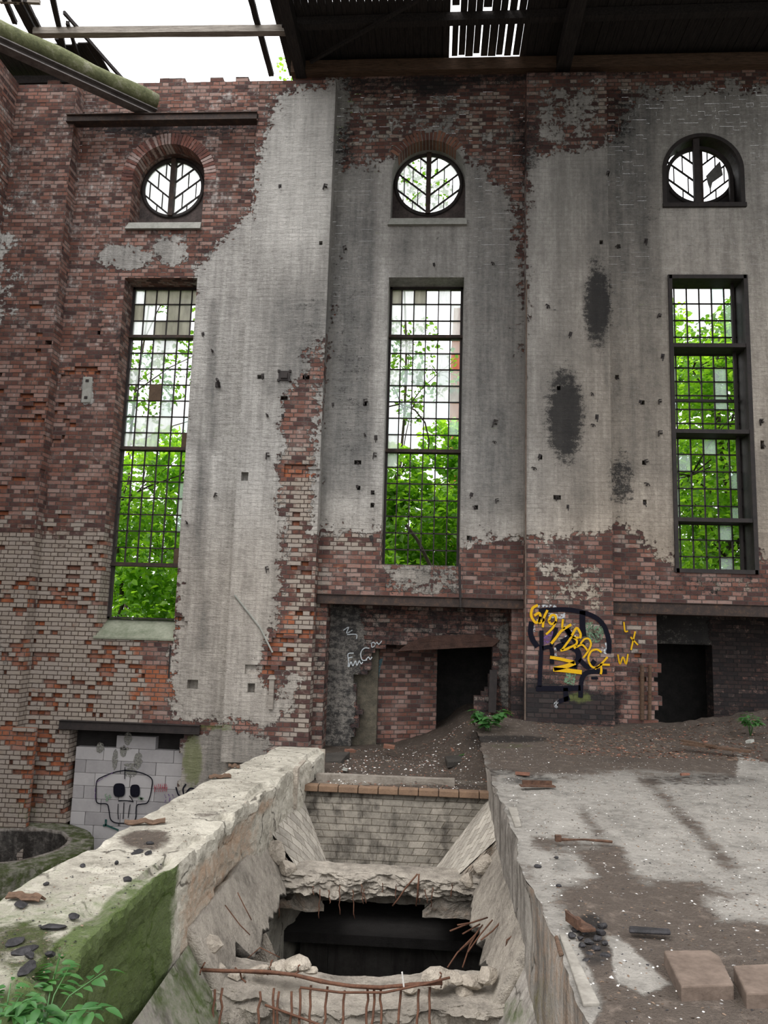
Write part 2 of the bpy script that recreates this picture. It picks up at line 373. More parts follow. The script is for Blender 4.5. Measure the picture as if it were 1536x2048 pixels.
M_WALL = mat_wall()
M_LEDGE = mat_concrete('ledge_concrete', ((.25, .23, .185), (.56, .525, .445)), crack=1.1, bump=.03)
M_HOP = mat_concrete('hopper_concrete', ((.23, .205, .18), (.45, .42, .375)), streak=1, crack=1.3)
M_GROUND = mat_concrete('platform_concrete', ((.185, .172, .152), (.345, .325, .29)), speck=1, bump=.03)
M_RUBBLE = mat_concrete('rubble_earth', ((.13, .11, .09), (.27, .24, .2)), speck=1, bump=.05)
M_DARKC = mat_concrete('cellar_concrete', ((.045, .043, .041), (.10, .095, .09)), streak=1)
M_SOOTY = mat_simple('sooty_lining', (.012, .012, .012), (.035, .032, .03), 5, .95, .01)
M_RIDGE = mat_concrete('broken_concrete', ((.22, .195, .165), (.50, .45, .38)), bump=.05)
M_SLOPEBRICK = mat_concrete('hopper_lining', ((.135, .12, .10), (.27, .245, .205)), tiles=dict(w=.25, h=.085, uv=True, m=.005), streak=1)
M_TILE = mat_concrete('hopper_tiles', ((.36, .325, .275), (.55, .51, .44)), tiles=dict(w=.22, h=.115, uv=True, m=.005))
M_STEEL = mat_simple('rusty_steel', (.018, .014, .013), (.045, .030, .024), 9, .75, .003, .4, c3=(.12, .062, .036))
M_DSTEEL = mat_simple('dark_steel', (.012, .011, .011), (.04, .03, .027), 10, .7, .003, .4)
M_REBAR = mat_simple('rebar_rust', (.06, .03, .02), (.16, .075, .045), 25, .85, .003)
M_WOODD = mat_simple('charred_wood', (.012, .011, .012), (.05, .042, .038), 6, .9, .006, stretch=(6, .6, 6))
M_WOODG = mat_simple('weathered_wood', (.16, .14, .12), (.42, .38, .33), 5, .9, .006, stretch=(.7, 8, 8))
M_WOODB = mat_simple('brown_wood', (.045, .03, .02), (.17, .105, .07), 6, .9, .006, stretch=(1, 8, 8))
M_LOG = mat_simple('mossy_log', (.05, .055, .03), (.15, .16, .08), 3, .95, .02, c3=(.36, .35, .27))
M_SILL = mat_simple('sill_stone', (.20, .21, .18), (.40, .39, .36), 4, .9, .004)
M_SILLG = mat_simple('green_stained_sill', (.12, .14, .09), (.30, .31, .24), 4, .9, .004)
M_BLOCK = mat_simple('aerated_block', (.29, .275, .275), (.43, .41, .405), 3, .95, .003, island=True)
M_CLAYG = mat_simple('dusty_plank', (.15, .135, .115), (.33, .31, .27), 6, .9, .006)
M_CLAY = mat_simple('clay_block', (.085, .062, .048), (.185, .14, .112), 6, .9, .006)
M_BRICKR = mat_simple('brick_red', (.10, .045, .035), (.24, .12, .08), 9, .9, .008, island=True)
M_BRICKO = mat_simple('rim_brick_orange', (.13, .085, .058), (.29, .185, .115), 9, .9, .008, island=True)
M_ARCHB = mat_simple('arch_brick', (.10, .05, .045), (.24, .10, .075), 9, .9, .008, island=True, c3=(.42, .33, .30))
M_RUBC = mat_simple('rubble_concrete', (.22, .19, .155), (.52, .46, .38), 9, .95, .03)
M_SLAG = mat_simple('black_slag', (.01, .01, .01), (.045, .042, .045), 20, .6, .004)
M_RUSTF = mat_simple('rust_flake', (.03, .017, .012), (.13, .07, .045), 20, .9, .004)
M_CHIPW = mat_simple('white_chip', (.45, .43, .4), (.8, .78, .74), 30, .8, .002)
M_CHIPB = mat_simple('brown_chip', (.05, .035, .025), (.2, .14, .1), 30, .9, .002, island=True)
M_BARK = mat_simple('bark', (.03, .025, .018), (.10, .085, .06), 12, .95, .01)
M_LEAF = mat_leaf('leaf_green', (.10, .26, .02), (.30, .54, .06), .62)
M_LEAFD = mat_leaf('leaf_deep_green', (.05, .15, .015), (.16, .34, .035), .58)
M_LEAFP = mat_leaf('leaf_weed', (.035, .12, .03), (.09, .22, .06), .3)
M_FROST = mat_glass('frosted_glass', .5, (.97, 1, .99)); M_THIN = mat_glass('dusty_glass', .22, (.9, .98, .96))
M_FROSTD = mat_glass('stained_glass_pane', .85, (.62, .60, .54))
M_BOARD = mat_simple('brown_board', (.06, .04, .028), (.13, .09, .06), 5, .9, .002)
M_YEL = mat_paint('yellow_paint', (.72, .42, .02), 1.0); M_BLK = mat_paint('black_paint', (.012, .012, .018), .95)
M_LINE = mat_paint('line_paint', (.01, .01, .015), 1.2)
M_WHT = mat_paint('white_paint', (.50, .54, .56), .8); M_WHT2 = mat_paint('pale_paint', (.55, .58, .60), .45)
M_GRN = mat_paint('green_paint', (.16, .25, .16), .45); M_DGR = mat_paint('dark_green_paint', (.03, .08, .07), .9)
M_RED = mat_paint('red_paint', (.35, .06, .08), .6); M_PUR = mat_paint('purple_paint', (.16, .09, .22), .5)
M_BLU = mat_paint('blue_paint', (.14, .25, .28), .6)
M_FACADE = mat_simple('facade_brick', (.32, .09, .05), (.46, .15, .08), 3, .9, .01)
M_TRIMW = mat_simple('white_trim', (.6, .58, .55), (.75, .73, .7), 3, .9, .002)
M_SOIL = mat_simple('soil', (.03, .03, .015), (.08, .09, .03), 2, .95, .05)

# ------------------------------------------------------------------ stain maps, laid out where the real wall carries them
def poly_soft(x, y, poly, soft):
    "1 inside the polygon, falling to 0 over +-soft px at its edge"
    inside = np.zeros(x.shape, bool); d2 = np.full(x.shape, 1e12); n = len(poly)
    for i in range(n):
        x1, y1 = poly[i]; x2, y2 = poly[(i+1) % n]
        c = ((y1 > y) != (y2 > y)); xi = (x2-x1)*(y-y1)/((y2-y1) if y2 != y1 else 1e-9)+x1
        inside ^= c & (x < xi)
        dx = x2-x1; dy = y2-y1; t = np.clip(((x-x1)*dx+(y-y1)*dy)/(dx*dx+dy*dy+1e-9), 0, 1)
        d2 = np.minimum(d2, (x-x1-t*dx)**2+(y-y1-t*dy)**2)
    d = np.sqrt(d2); d = np.where(inside, d, -d)
    return np.clip(.5+d/(2*soft), 0, 1)
def ell(x, y, cx, cy, rx, ry, soft=.5):
    r = np.sqrt(((x-cx)/rx)**2+((y-cy)/ry)**2); return 1-sstep(1-soft, 1+soft, r)
def rect(x0, y0, x1, y1): return [(x0, y0), (x1, y0), (x1, y1), (x0, y1)]
def wall_maps(V):
    x, y = project(V); Z = np.zeros(len(V))
    pl = Z.copy()
    def up(a, poly, soft, v=1.0): return np.maximum(a, v*poly_soft(x, y, poly, soft*1.7+8 if soft > 9 else soft))
    # plaster coverage
    A = [(520, 300), (560, 190), (600, 170), (695, 160), (690, 500), (680, 650), (625, 700), (600, 760), (568, 800), (560, 930), (566, 1130), (555, 1240), (515, 1330), (560, 1410), (540, 1450), (350, 1440), (345, 1300), (350, 1230), (350, 1000), (368, 760), (378, 600), (400, 525), (460, 460), (500, 420)]
    pl = up(pl, A, 16)
    pl = up(pl, rect(520, 160, 560, 420), 12, .47)
    pl = up(pl, [(626, 640), (660, 640), (650, 1000), (640, 1060), (622, 1020)], 10, .62)
    pl = up(pl, [(560, 1330), (620, 1340), (600, 1440), (530, 1440)], 10, .6)
    pl = up(pl, [(672, 340), (760, 320), (860, 250), (960, 330), (1040, 420), (1050, 700), (1080, 760), (1080, 1070), (930, 1090), (770, 1060), (620, 1070), (620, 1000), (650, 700)], 22)
    pl = up(pl, rect(672, 170, 1050, 330), 20, .40)
    pl = up(pl, rect(765, 1128, 918, 1190), 6, .55)
    pl = up(pl, rect(1053, 150, 1214, 330), 15, .52)
    pl = up(pl, rect(1100, 200, 1210, 270), 18, .66)
    pl = up(pl, [(1053, 310), (1250, 280), (1250, 960), (1250, 1055), (1030, 1085)], 18)
    pl = up(pl, [(1060, 1110), (1222, 1090), (1224, 1230), (1080, 1220)], 18, .52)
    pl = up(pl, rect(1053, 1210, 1228, 1300), 18, .35)
    pl = up(pl, [(1195, 300), (1290, 180), (1536, 165), (1700, 165), (1700, 1130), (1536, 1130), (1500, 1090), (1350, 1120), (1310, 1110), (1195, 1000)], 25)
    pl = up(pl, rect(1340, 1150, 1520, 1190), 10, .5)
    pl = up(pl, [(0, 240), (22, 260), (60, 470), (75, 600), (10, 700), (-200, 700), (-200, 240)], 40, .55)
    pl = up(pl, rect(150, 1205, 350, 1240), 6, 0)
    pl = up(pl, [(385, 1462), (470, 1450), (540, 1480), (500, 1600), (360, 1700), (355, 1500)], 12)
    pl = up(pl, [(-100, 1060), (30, 1100), (25, 1400), (-100, 1400)], 30, .45)
    pl = np.maximum(pl, .8*ell(x, y, 250, 515, 60, 30, .5)); pl = np.maximum(pl, .7*ell(x, y, 345, 500, 40, 40, .5))
    for r in (rect(163, 752, 186, 808),): pl = up(pl, r, 4)
    # weathered tan faces
    T = np.zeros(len(V))
    T = np.maximum(T, sstep(960, 1120, y)*sstep(330, 240, x)*.85)
    T = up(T, rect(560, 900, 650, 1500), 25, .72); T = up(T, rect(640, 1060, 765, 1112), 12, .72)
    T = up(T, rect(1225, 1040, 1340, 1110), 20, .5); T = up(T, rect(1225, 1215, 1320, 1330), 20, .45)
    T = up(T, rect(672, 150, 1050, 330), 30, .42); T = up(T, rect(1053, 140, 1600, 300), 30, .46); T = up(T, rect(1053, 1080, 1222, 1330), 20, .3)
    T = up(T, rect(520, 1440, 640, 1500), 20, .4)
    # orange spalled brick
    O = np.zeros(len(V)); nz = fbm(V[:, 0]*1.1, V[:, 1], V[:, 2]*2.6, 11, 3)
    O = np.maximum(O, .75*sstep(1120, 1200, y)*sstep(330, 250, x)*sstep(.47, .6, nz))
    O = np.maximum(O, .85*ell(x, y, 130, 1330, 110, 120, .4)*sstep(.40, .52, nz))
    for (cx, cy, rx, ry, v) in [(160, 740, 45, 8, .9), (600, 940, 42, 14, 1), (600, 1240, 38, 22, .9), (585, 1265, 40, 8, .8), (300, 1370, 75, 45, .75), (225, 1300, 60, 30, .6), (75, 790, 45, 150, .45), (40, 1000, 60, 90, .4), (60, 1470, 70, 40, .8), (365, 1250, 15, 22, .8), (600, 1090, 25, 60, .42), (230, 1150, 14, 60, .4), (700, 1135, 60, 14, .45), (60, 1560, 80, 90, .45), (1065, 1190, 12, 90, .6), (180, 960, 30, 60, .4), (300, 1440, 60, 12, .4), (640, 1250, 8, 60, .6), (0, 300, 14, 160, .5), (1200, 1130, 20, 50, .3), (1170, 1150, 60, 40, .25)]:
        O = np.maximum(O, v*ell(x, y, cx, cy, rx, ry))
    # soot
    So = np.zeros(len(V))
    for (cx, cy, rx, ry, v) in [(1195, 610, 26, 75, 1), (1192, 540, 20, 40, .4), (1130, 830, 36, 90, .95), (1243, 960, 26, 55, .6), (868, 168, 55, 22, .95), (340, 255, 185, 16, .7), (300, 262, 50, 20, .5), (1080, 1400, 90, 55, .8), (690, 290, 30, 60, .4), (1050, 280, 30, 80, .5), (700, 750, 30, 220, .25), (615, 640, 40, 70, .25), (1300, 430, 25, 60, .2), (1240, 230, 28, 80, .45), (240, 700, 14, 60, .35), (200, 640, 10, 30, .4), (560, 770, 10, 30, .2), (990, 150, 80, 22, .6), (790, 180, 120, 20, .45), (1150, 140, 200, 14, .6), (400, 500, 40, 30, .3), (230, 1480, 120, 10, .3), (1160, 1310, 50, 60, .3), (860, 1160, 240, 40, .26), (1400, 1170, 180, 30, .30), (650, 1330, 20, 160, .4), (1240, 1330, 60, 110, .25)]:
        So = np.maximum(So, v*ell(x, y, cx, cy, rx, ry, .6))
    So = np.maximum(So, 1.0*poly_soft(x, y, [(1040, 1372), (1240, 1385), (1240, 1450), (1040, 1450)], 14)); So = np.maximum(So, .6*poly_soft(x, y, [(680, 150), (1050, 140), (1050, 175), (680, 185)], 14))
    # efflorescence
    W = np.full(len(V), .38); W = up(W, rect(-300, 150, 520, 760), 30, .47)
    W = up(W, rect(400, 150, 540, 235), 20, .62); W = up(W, rect(-200, 190, 130, 650), 40, .52); W = up(W, rect(180, 560, 245, 740), 15, .55)
    W = up(W, rect(250, 400, 520, 560), 30, .5); W = up(W, rect(400, 560, 470, 700), 20, .55)
    W = W*(1-.5*sstep(900, 1050, y)); W = up(W, rect(640, 1110, 1050, 1195), 20, .42); W = up(W, rect(1222, 1080, 1600, 1200), 20, .40); W = up(W, rect(1060, 1050, 1222, 1220), 20, .5); W = up(W, rect(640, 1065, 770, 1110), 10, .4); W = up(W, rect(1053, 170, 1210, 320), 15, .5)
    # plaster tone
    To = np.full(len(V), .50)
    def setv(a, poly, soft, v): k = poly_soft(x, y, poly, soft); return a*(1-k)+v*k
    To = setv(To, rect(340, 150, 672, 1460), 14, .60)
    To = setv(To, rect(520, 180, 672, 520), 40, .76); To = setv(To, rect(600, 190, 672, 480), 12, .80)
    To = setv(To, rect(380, 500, 520, 1400), 14, .64); To = setv(To, rect(545, 580, 660, 780), 40, .44)
    To = setv(To, rect(415, 600, 432, 900), 9, .38); To = setv(To, rect(390, 880, 412, 1300), 9, .42); To = setv(To, rect(370, 900, 390, 1040), 9, .75)
    To = setv(To, rect(672, 160, 1050, 1120), 10, .47)
    To = setv(To, [(676, 420), (765, 420), (760, 900), (650, 1000), (655, 600)], 25, .34)
    To = setv(To, rect(780, 440, 935, 560), 8, .52); To = setv(To, [(755, 300), (785, 300), (768, 1130), (740, 1130)], 9, .66); To = setv(To, rect(930, 430, 950, 1130), 8, .58)
    To = setv(To, [(645, 1000), (765, 980), (765, 1110), (640, 1110)], 20, .62)
    To = setv(To, rect(950, 500, 1045, 1000), 30, .41); To = setv(To, rect(925, 1030, 1050, 1120), 14, .64)
    To = setv(To, rect(1053, 160, 1222, 1080), 10, .52); To = setv(To, rect(1060, 270, 1110, 700), 12, .60); To = setv(To, rect(1080, 930, 1150, 1060), 30, .56); To = setv(To, rect(1160, 330, 1215, 520), 20, .40)
    To = setv(To, rect(1060, 1030, 1222, 1300), 14, .66)
    To = setv(To, rect(1224, 160, 1320, 1000), 14, .44); To = setv(To, rect(1224, 200, 1300, 560), 20, .36); To = setv(To, rect(1320, 170, 1800, 1130), 18, .54)
    To = setv(To, rect(1326, 412, 1490, 550), 8, .66); To = setv(To, rect(1495, 250, 1560, 900), 14, .64); To = setv(To, rect(1224, 960, 1345, 1130), 20, .62)
    To = setv(To, rect(350, 1450, 560, 1750), 10, .46); To = setv(To, rect(-200, 200, 80, 760), 20, .72)
    To = setv(To, rect(765, 1128, 918, 1190), 6, .5)
    Wa = np.clip(.15+.55*sstep(950, 1250, x)*sstep(150, 900, y)+.35*sstep(900, 1200, y), 0, 1)
    Mo = np.zeros(len(V))
    for (cx, cy, rx, ry, v) in [(385, 1520, 22, 60, .9), (430, 1455, 50, 8, .8), (870, 180, 70, 14, .35), (1500, 190, 40, 30, .35), (1340, 170, 40, 14, .3), (1160, 1395, 30, 14, .8), (60, 1620, 60, 30, .5)]:
        Mo = np.maximum(Mo, v*ell(x, y, cx, cy, rx, ry))
    return pl, T, O, So, W, To, Wa, Mo
def missing_prob(V):
    x, y = project(V); p = np.zeros(len(V))
    for (cx, cy, rx, ry, v) in [(130, 1330, 110, 110, .42), (60, 1180, 120, 60, .2), (300, 1370, 60, 50, .2), (160, 742, 40, 9, .9), (600, 940, 38, 12, .95), (600, 1230, 32, 14, .6), (590, 1268, 40, 8, .8), (360, 1252, 14, 20, .9), (565, 1300, 30, 50, .2), (60, 1470, 70, 30, .7), (40, 930, 110, 300, .06), (180, 1150, 50, 70, .3), (600, 1090, 30, 80, .1), (700, 1230, 10, 10, 0), (1290, 1310, 20, 90, .25), (80, 1560, 60, 80, .18), (520, 1340, 30, 12, .5)]:
        p = np.maximum(p, v*ell(x, y, cx, cy, rx, ry, .3))
    return p
HOLES = [(490, 952, 1.6), (642, 487, 1), (385, 1370, 1.6), (500, 1375, 1.6), (566, 797, 1.4), (690, 498, .6), (1200, 482, .8), (1235, 495, .8), (570, 752, 1.6), (800, 1000, 0), (716, 927, .8), (715, 973, .7), (732, 805, .8), (1080, 912, 1), (1290, 925, .9), (1288, 1005, .9), (1283, 803, .7), (1115, 998, .9), (1235, 757, .7), (200, 668, .8), (97, 684, .8), (82, 945, 1), (690, 645, 0), (1138, 1010, .0), (950, 1015, .8), (940, 1078, .7), (745, 985, .7), (745, 1010, .7), (1522, 845, 1), (1525, 890, 1), (522, 752, .8), (612, 752, .8), (1120, 780, .8)]

def cellwall(name, u0, u1, z0, z1, pos, plane='y', active=None, thick=.5, exu=(), exz=(), snap=None, parent=None, holes=True, mapfn=wall_maps, jitter=.004, miss=missing_prob, kind='structure', mat=None, sgn=1, zoff=0.0):
    BW = .0625; RH = .0765
    us = [u0, u1]+[k*BW for k in range(math.ceil(u0/BW), math.floor(u1/BW)+1)]+list(exu)
    zs = [z0, z1]+[k*RH for k in range(math.ceil(z0/RH), math.floor(z1/RH)+1)]+list(exz)
    def uniq(a, lo, hi):
        a = sorted(v for v in a if lo-1e-6 <= v <= hi+1e-6); r = [a[0]]
        for v in a[1:]:
            if v-r[-1] > 1e-4: r.append(v)
        return np.array(r)
    us = uniq(us, u0, u1); zs = uniq(zs, z0, z1)
    cu = (us[1:]+us[:-1])/2; cz = (zs[1:]+zs[:-1])/2
    CU, CZ = np.meshgrid(cu, cz, indexing='ij')
    def P3(u, z, d):
        u = np.asarray(u, float).ravel(); z = np.asarray(z, float).ravel(); d = np.asarray(d, float).ravel()
        if plane == 'y': return np.stack([u, pos+sgn*d, z], 1)
        return np.stack([pos-sgn*d, u, z], 1)
    act = np.ones(CU.shape, bool) if active is None else active(CU, CZ)
    row = np.floor(CZ/RH).astype(int)+100
    ev = (row % 2 == 0)
    bid = np.where(ev, np.floor((CU+25+.0625)/.125), np.floor((CU+25)/.25)).astype(np.int64)
    r1 = _h(bid, row.astype(np.int64), np.full_like(bid, 3), 5+int(pos*10)); r2 = _h(bid, row.astype(np.int64), np.full_like(bid, 9), 8)
    cen = P3(CU, CZ, np.zeros(CU.size))
    pl = mapfn(cen)[0].reshape(CU.shape)
    dep = jitter*(r1*2-1)*np.where(pl > .6, .25, 1)
    # brick centre decides if the whole brick is gone
    mp = miss(cen).reshape(CU.shape)
    nzb = fbm(CU*1.7, 0*CU+pos, CZ*4, 21, 2)
    gone = (r2 < mp*(.35+1.3*sstep(.35, .65, nzb)))&(mp > .01)
    dep = np.where(gone, .035+.05*r1, dep)
    if holes:
        px, py = project(cen); px = px.reshape(CU.shape); py = py.reshape(CU.shape)
        for hx, hy, hs in HOLES:
            if hs > 0: 
                k = (np.abs(px-hx) < 5.2*hs)&(np.abs(py-hy) < 5.2*hs); dep = np.where(k, .16, dep)
    V = []; Fq = []; base = 0
    def sn(u, z):
        if snap is None: return u, z
        u = u.copy(); z = z.copy()
        for (cx, czz, R) in snap:
            dx = u-cx; dz = z-czz; r = np.hypot(dx, dz); k = (np.abs(r-R) < .052)&(dz > -.02)&(r > .1)
            s_ = np.where(k, R/np.maximum(r, .01), 1); u = cx+dx*s_; z = np.where(k, czz+dz*s_, z); u = np.where(k, u, cx+dx)
        return u, z
    def addq(ua, za, da, ub, zb, db, uc, zc, dc, ud, zd, dd):
        nonlocal base
        n = len(ua)
        if n == 0: return
        P = []
        for (u, z, d) in ((ua, za, da), (ub, zb, db), (uc, zc, dc), (ud, zd, dd)):
            u, z = sn(u, z); P.append(P3(u, z, d))
        V.append(np.stack(P, 1).reshape(-1, 3)); Fq.append(np.arange(base, base+4*n).reshape(-1, 4)); base += 4*n
    I, J = np.nonzero(act); d = dep[I, J]
    addq(us[I], zs[J], d, us[I+1], zs[J], d, us[I+1], zs[J+1], d, us[I], zs[J+1], d)
    pa = np.pad(act, 1, constant_values=False); pd = np.pad(dep, 1, constant_values=0)
    # vertical seams between (i-1,j) and (i,j)
    aL = pa[:-1, 1:-1]; aR = pa[1:, 1:-1]; dL = pd[:-1, 1:-1]; dR = pd[1:, 1:-1]
    need = (aL & aR & (np.abs(dL-dR) > .0012)) | (aL ^ aR)
    I, J = np.nonzero(need); e0 = np.where(aL[I, J], dL[I, J], thick); e1 = np.where(aR[I, J], dR[I, J], thick)
    addq(us[I], zs[J], e0, us[I], zs[J], e1, us[I], zs[J+1], e1, us[I], zs[J+1], e0)
    aL = pa[1:-1, :-1]; aR = pa[1:-1, 1:]; dL = pd[1:-1, :-1]; dR = pd[1:-1, 1:]
    need = (aL & aR & (np.abs(dL-dR) > .0012)) | (aL ^ aR)
    I, J = np.nonzero(need); e0 = np.where(aL[I, J], dL[I, J], thick); e1 = np.where(aR[I, J], dR[I, J], thick)
    addq(us[I], zs[J], e0, us[I], zs[J], e1, us[I+1], zs[J], e1, us[I+1], zs[J], e0)
    V = np.concatenate(V); Fq = np.concatenate(Fq)
    pl, T, O, So, W, To, Wa, Mo = mapfn(V)
    # spalled cavities show raw brick
    dd = (V[:, 1]-pos)*sgn if plane == 'y' else (pos-V[:, 0])*sgn
    deepm = (dd > .03)&(dd < .13)
    O = np.where(deepm, np.maximum(O, .8), O); T = np.where(deepm, 0, T); W = np.where(deepm, 0, W)
    O = np.where(dd > .3, O*.3, O)
    o = mesh_obj(name, V, Fq, mat or M_WALL, parent, attrs={'A': np.stack([pl, T, O, So], 1), 'B': np.stack([W, To, Wa, Mo], 1)})
    if kind: o['kind'] = kind
    return o

D = 13.3
WIN = [(-5.87, -4.49, 1.24, 7.85), (-.92, .45, 2.61, 7.86), (4.09, 5.43, 2.61, 7.88)]
RW = [(-5.18, .70, 8.91, 9.86), (-.235, .69, 8.97, 9.89), (4.745, .715, 9.24, 9.92)]   # cx, R, sill z, spring z
def inpoly_px(V, poly):
    x, y = project(V); return poly_soft(x, y, poly, .01) > .5
def back_active(u, z):
    a = np.ones(u.shape, bool)
    for x0, x1, z0, z1 in WIN: a &= ~((u > x0)&(u < x1)&(z > z0)&(z < z1))
    for cx, R, zs_, zc in RW:
        a &= ~(((np.abs(u-cx) < R)&(z > zs_)&(z <= zc)) | ((np.hypot(u-cx, z-zc) < R)&(z > zc)))
    nz = (fbm(u*0, u*0+2, z*5, 4, 2)-.5)*.18
    a &= ~((u > -6.15+nz)&(u < -4.18+nz*.8)&(z > -2.6)&(z < -.36))
    a &= ~((u > -1.82)&(u < 1.34)&(z > -.8)&(z < 1.9))
    a &= ~((u > 3.76+nz)&(u < 8.9)&(z > -.4)&(z < 1.88))
    # ragged wall head
    a &= ~((z > 11.87)&(u < -2.9)&(_h(np.floor(u/.25).astype(np.int64), np.zeros(u.shape, np.int64), np.zeros(u.shape, np.int64), 2) > .25))
    return a
exu = [v for q in WIN for v in q[:2]]+[q[0]+s*q[1] for q in RW for s in (-1, 1)]+[-1.82, 1.34]
exz = [v for q in WIN for v in q[2:]]+[q[2] for q in RW]+[-.36, 1.9, 1.88]
back = cellwall('wall_back', -8.3, 9.2, -3.0, 11.95, D, active=back_active, exu=exu, exz=exz, snap=[(q[0], q[3], q[1]) for q in RW])
cellwall('wall_back_pilaster', -3.45, -2.0, -.75, 11.62, 13.0, thick=.3)
cellwall('wall_back_pilaster', 1.53, 2.97, -.1, 11.7, 13.0, thick=.3)
cellwall('wall_back_pilaster', -8.15, -6.98, -3.0, 11.63, 13.0, thick=.3)
cellwall('wall_back_pilaster', -8.15, -6.62, -3.0, -.32, 12.9, thick=.12)
cellwall('wall_left', 3.0, 13.3, -3.0, 11.66, -8.15, plane='x', thick=.5, sgn=1, jitter=.004)

# voussoir arches over the round windows
for wi, (cx, R, zs_, zc) in enumerate(RW[:2]):
    mb = MB(); n = 38
    a0, a1 = (-.06, math.pi+.06) if wi == 0 else (.75, math.pi-.55)
    for i in range(n if wi == 0 else 20):
        nn = n if wi == 0 else 20
        t0 = a0+(a1-a0)*i/nn+.012; t1 = a0+(a1-a0)*(i+1)/nn-.012
        r0 = R-.004; r1 = R+(.22 if wi == 0 else .14+.07*rnd.random()); y0 = D-.006-.004*rnd.random()
        P = [(cx+r*math.cos(t), zc+r*math.sin(t)) for r, t in ((r0, t0), (r1, t0), (r1, t1), (r0, t1))]
        mb.prism(P, y0, D+.3)
    o = mb.build('arch_bricks', M_ARCHB if wi == 0 else M_BRICKR, back)

# ------------------------------------------------------------------ niches below the beams
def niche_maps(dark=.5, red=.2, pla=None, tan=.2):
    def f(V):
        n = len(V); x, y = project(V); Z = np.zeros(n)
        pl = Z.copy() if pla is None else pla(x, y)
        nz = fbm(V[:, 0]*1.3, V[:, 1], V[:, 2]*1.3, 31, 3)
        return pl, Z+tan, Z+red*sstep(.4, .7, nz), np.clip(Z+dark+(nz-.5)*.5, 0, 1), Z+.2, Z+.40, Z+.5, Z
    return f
nomiss = lambda V: np.zeros(len(V))
HOLE2 = [(745, 1302), (770, 1300), (775, 1292), (830, 1288), (985, 1286), (981, 1350), (972, 1385), (950, 1398), (944, 1450), (935, 1520), (690, 1520), (715, 1450), (722, 1425), (712, 1400), (708, 1350), (745, 1344)]
def a2(u, z): return ~inpoly_px(np.stack([u.ravel(), u.ravel()*0+13.8, z.ravel()], 1), HOLE2).reshape(u.shape)
def pl2(x, y): return np.maximum(poly_soft(x, y, [(640, 1200), (720, 1210), (735, 1290), (715, 1350), (705, 1520), (630, 1520)], 14), poly_soft(x, y, [(990, 1260), (1022, 1240), (1024, 1420), (1000, 1420)], 8)*.8)
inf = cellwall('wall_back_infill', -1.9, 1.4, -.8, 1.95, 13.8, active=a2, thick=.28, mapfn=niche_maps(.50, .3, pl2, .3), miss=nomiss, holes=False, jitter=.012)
# room behind the breach
mb = MB()
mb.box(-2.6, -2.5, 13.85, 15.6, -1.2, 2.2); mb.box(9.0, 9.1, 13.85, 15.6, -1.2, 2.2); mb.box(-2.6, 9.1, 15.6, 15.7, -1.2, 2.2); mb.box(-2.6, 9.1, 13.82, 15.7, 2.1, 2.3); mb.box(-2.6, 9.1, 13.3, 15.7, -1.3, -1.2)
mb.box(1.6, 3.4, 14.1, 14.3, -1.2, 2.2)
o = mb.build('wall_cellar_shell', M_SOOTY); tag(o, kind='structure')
# inner brick return wall, running obliquely into the dark
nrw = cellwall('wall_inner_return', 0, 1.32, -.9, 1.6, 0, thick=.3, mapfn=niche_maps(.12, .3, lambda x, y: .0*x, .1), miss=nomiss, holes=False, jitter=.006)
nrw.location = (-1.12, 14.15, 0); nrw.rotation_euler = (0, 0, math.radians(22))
mb = MB().box(-2.6, -.95, 14.0, 14.15, -1.2, 2.1); tag(mb.build('wall_inner_stub', mat_simple('sooty_stub', (.04, .037, .03), (.15, .13, .095), 8, .9, .02)), kind='structure')
mb = MB().box(-2.6, 1.4, 13.82, 14.7, 1.35, 1.55); tag(mb.build('ceiling_cellar_lintel', M_DARKC), kind='structure')
# third bay: recess wall with a black doorway
def a3(u, z): return ~((u > 3.6)&(u < 5.05)&(z > -.2)&(z < 1.36))
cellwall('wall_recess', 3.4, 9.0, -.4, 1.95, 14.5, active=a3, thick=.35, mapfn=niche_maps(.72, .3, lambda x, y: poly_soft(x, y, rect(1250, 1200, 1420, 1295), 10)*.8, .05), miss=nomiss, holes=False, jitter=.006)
mb = MB().box(3.4, 3.8, 13.8, 14.5, -.4, 1.95); tag(mb.build('wall_recess_return', M_DARKC), kind='structure')
# first bay: aerated block infill
tree_blocks = MB()
zr = [-.42-.232*i for i in range(0, 10)]
rows = [(-5.42, -4.72)]+[(-6.13, -4.2)]*8
for i, (xa, xb) in enumerate(rows):
    zt = -.465-.215*i; x = xa
    offs = [0, .12, .42, .24, .5, .1, .36, .2, .3][i]
    first = True
    while x < xb-.03:
        wdt = .62 if not first else max(.2, .62-offs)
        if i == 0: wdt = .7
        x1 = min(xb, x+wdt)
        yy = 13.46+rnd.uniform(-.006, .006)
        mb = tree_blocks; b0 = len(mb.v)
        mb.box(x+.004, x1-.004, yy, yy+.2, zt-.211, zt)
        x = x1; first = False
blk = tree_blocks.build('wall_block_infill', M_BLOCK); tag(blk, kind='structure'); rough(blk, 0, 0, .006)
mb = MB().box(-6.4, -4.0, 13.6, 13.8, -2.8, -.2); tag(mb.build('wall_infill_backing', M_DARKC), kind='structure')
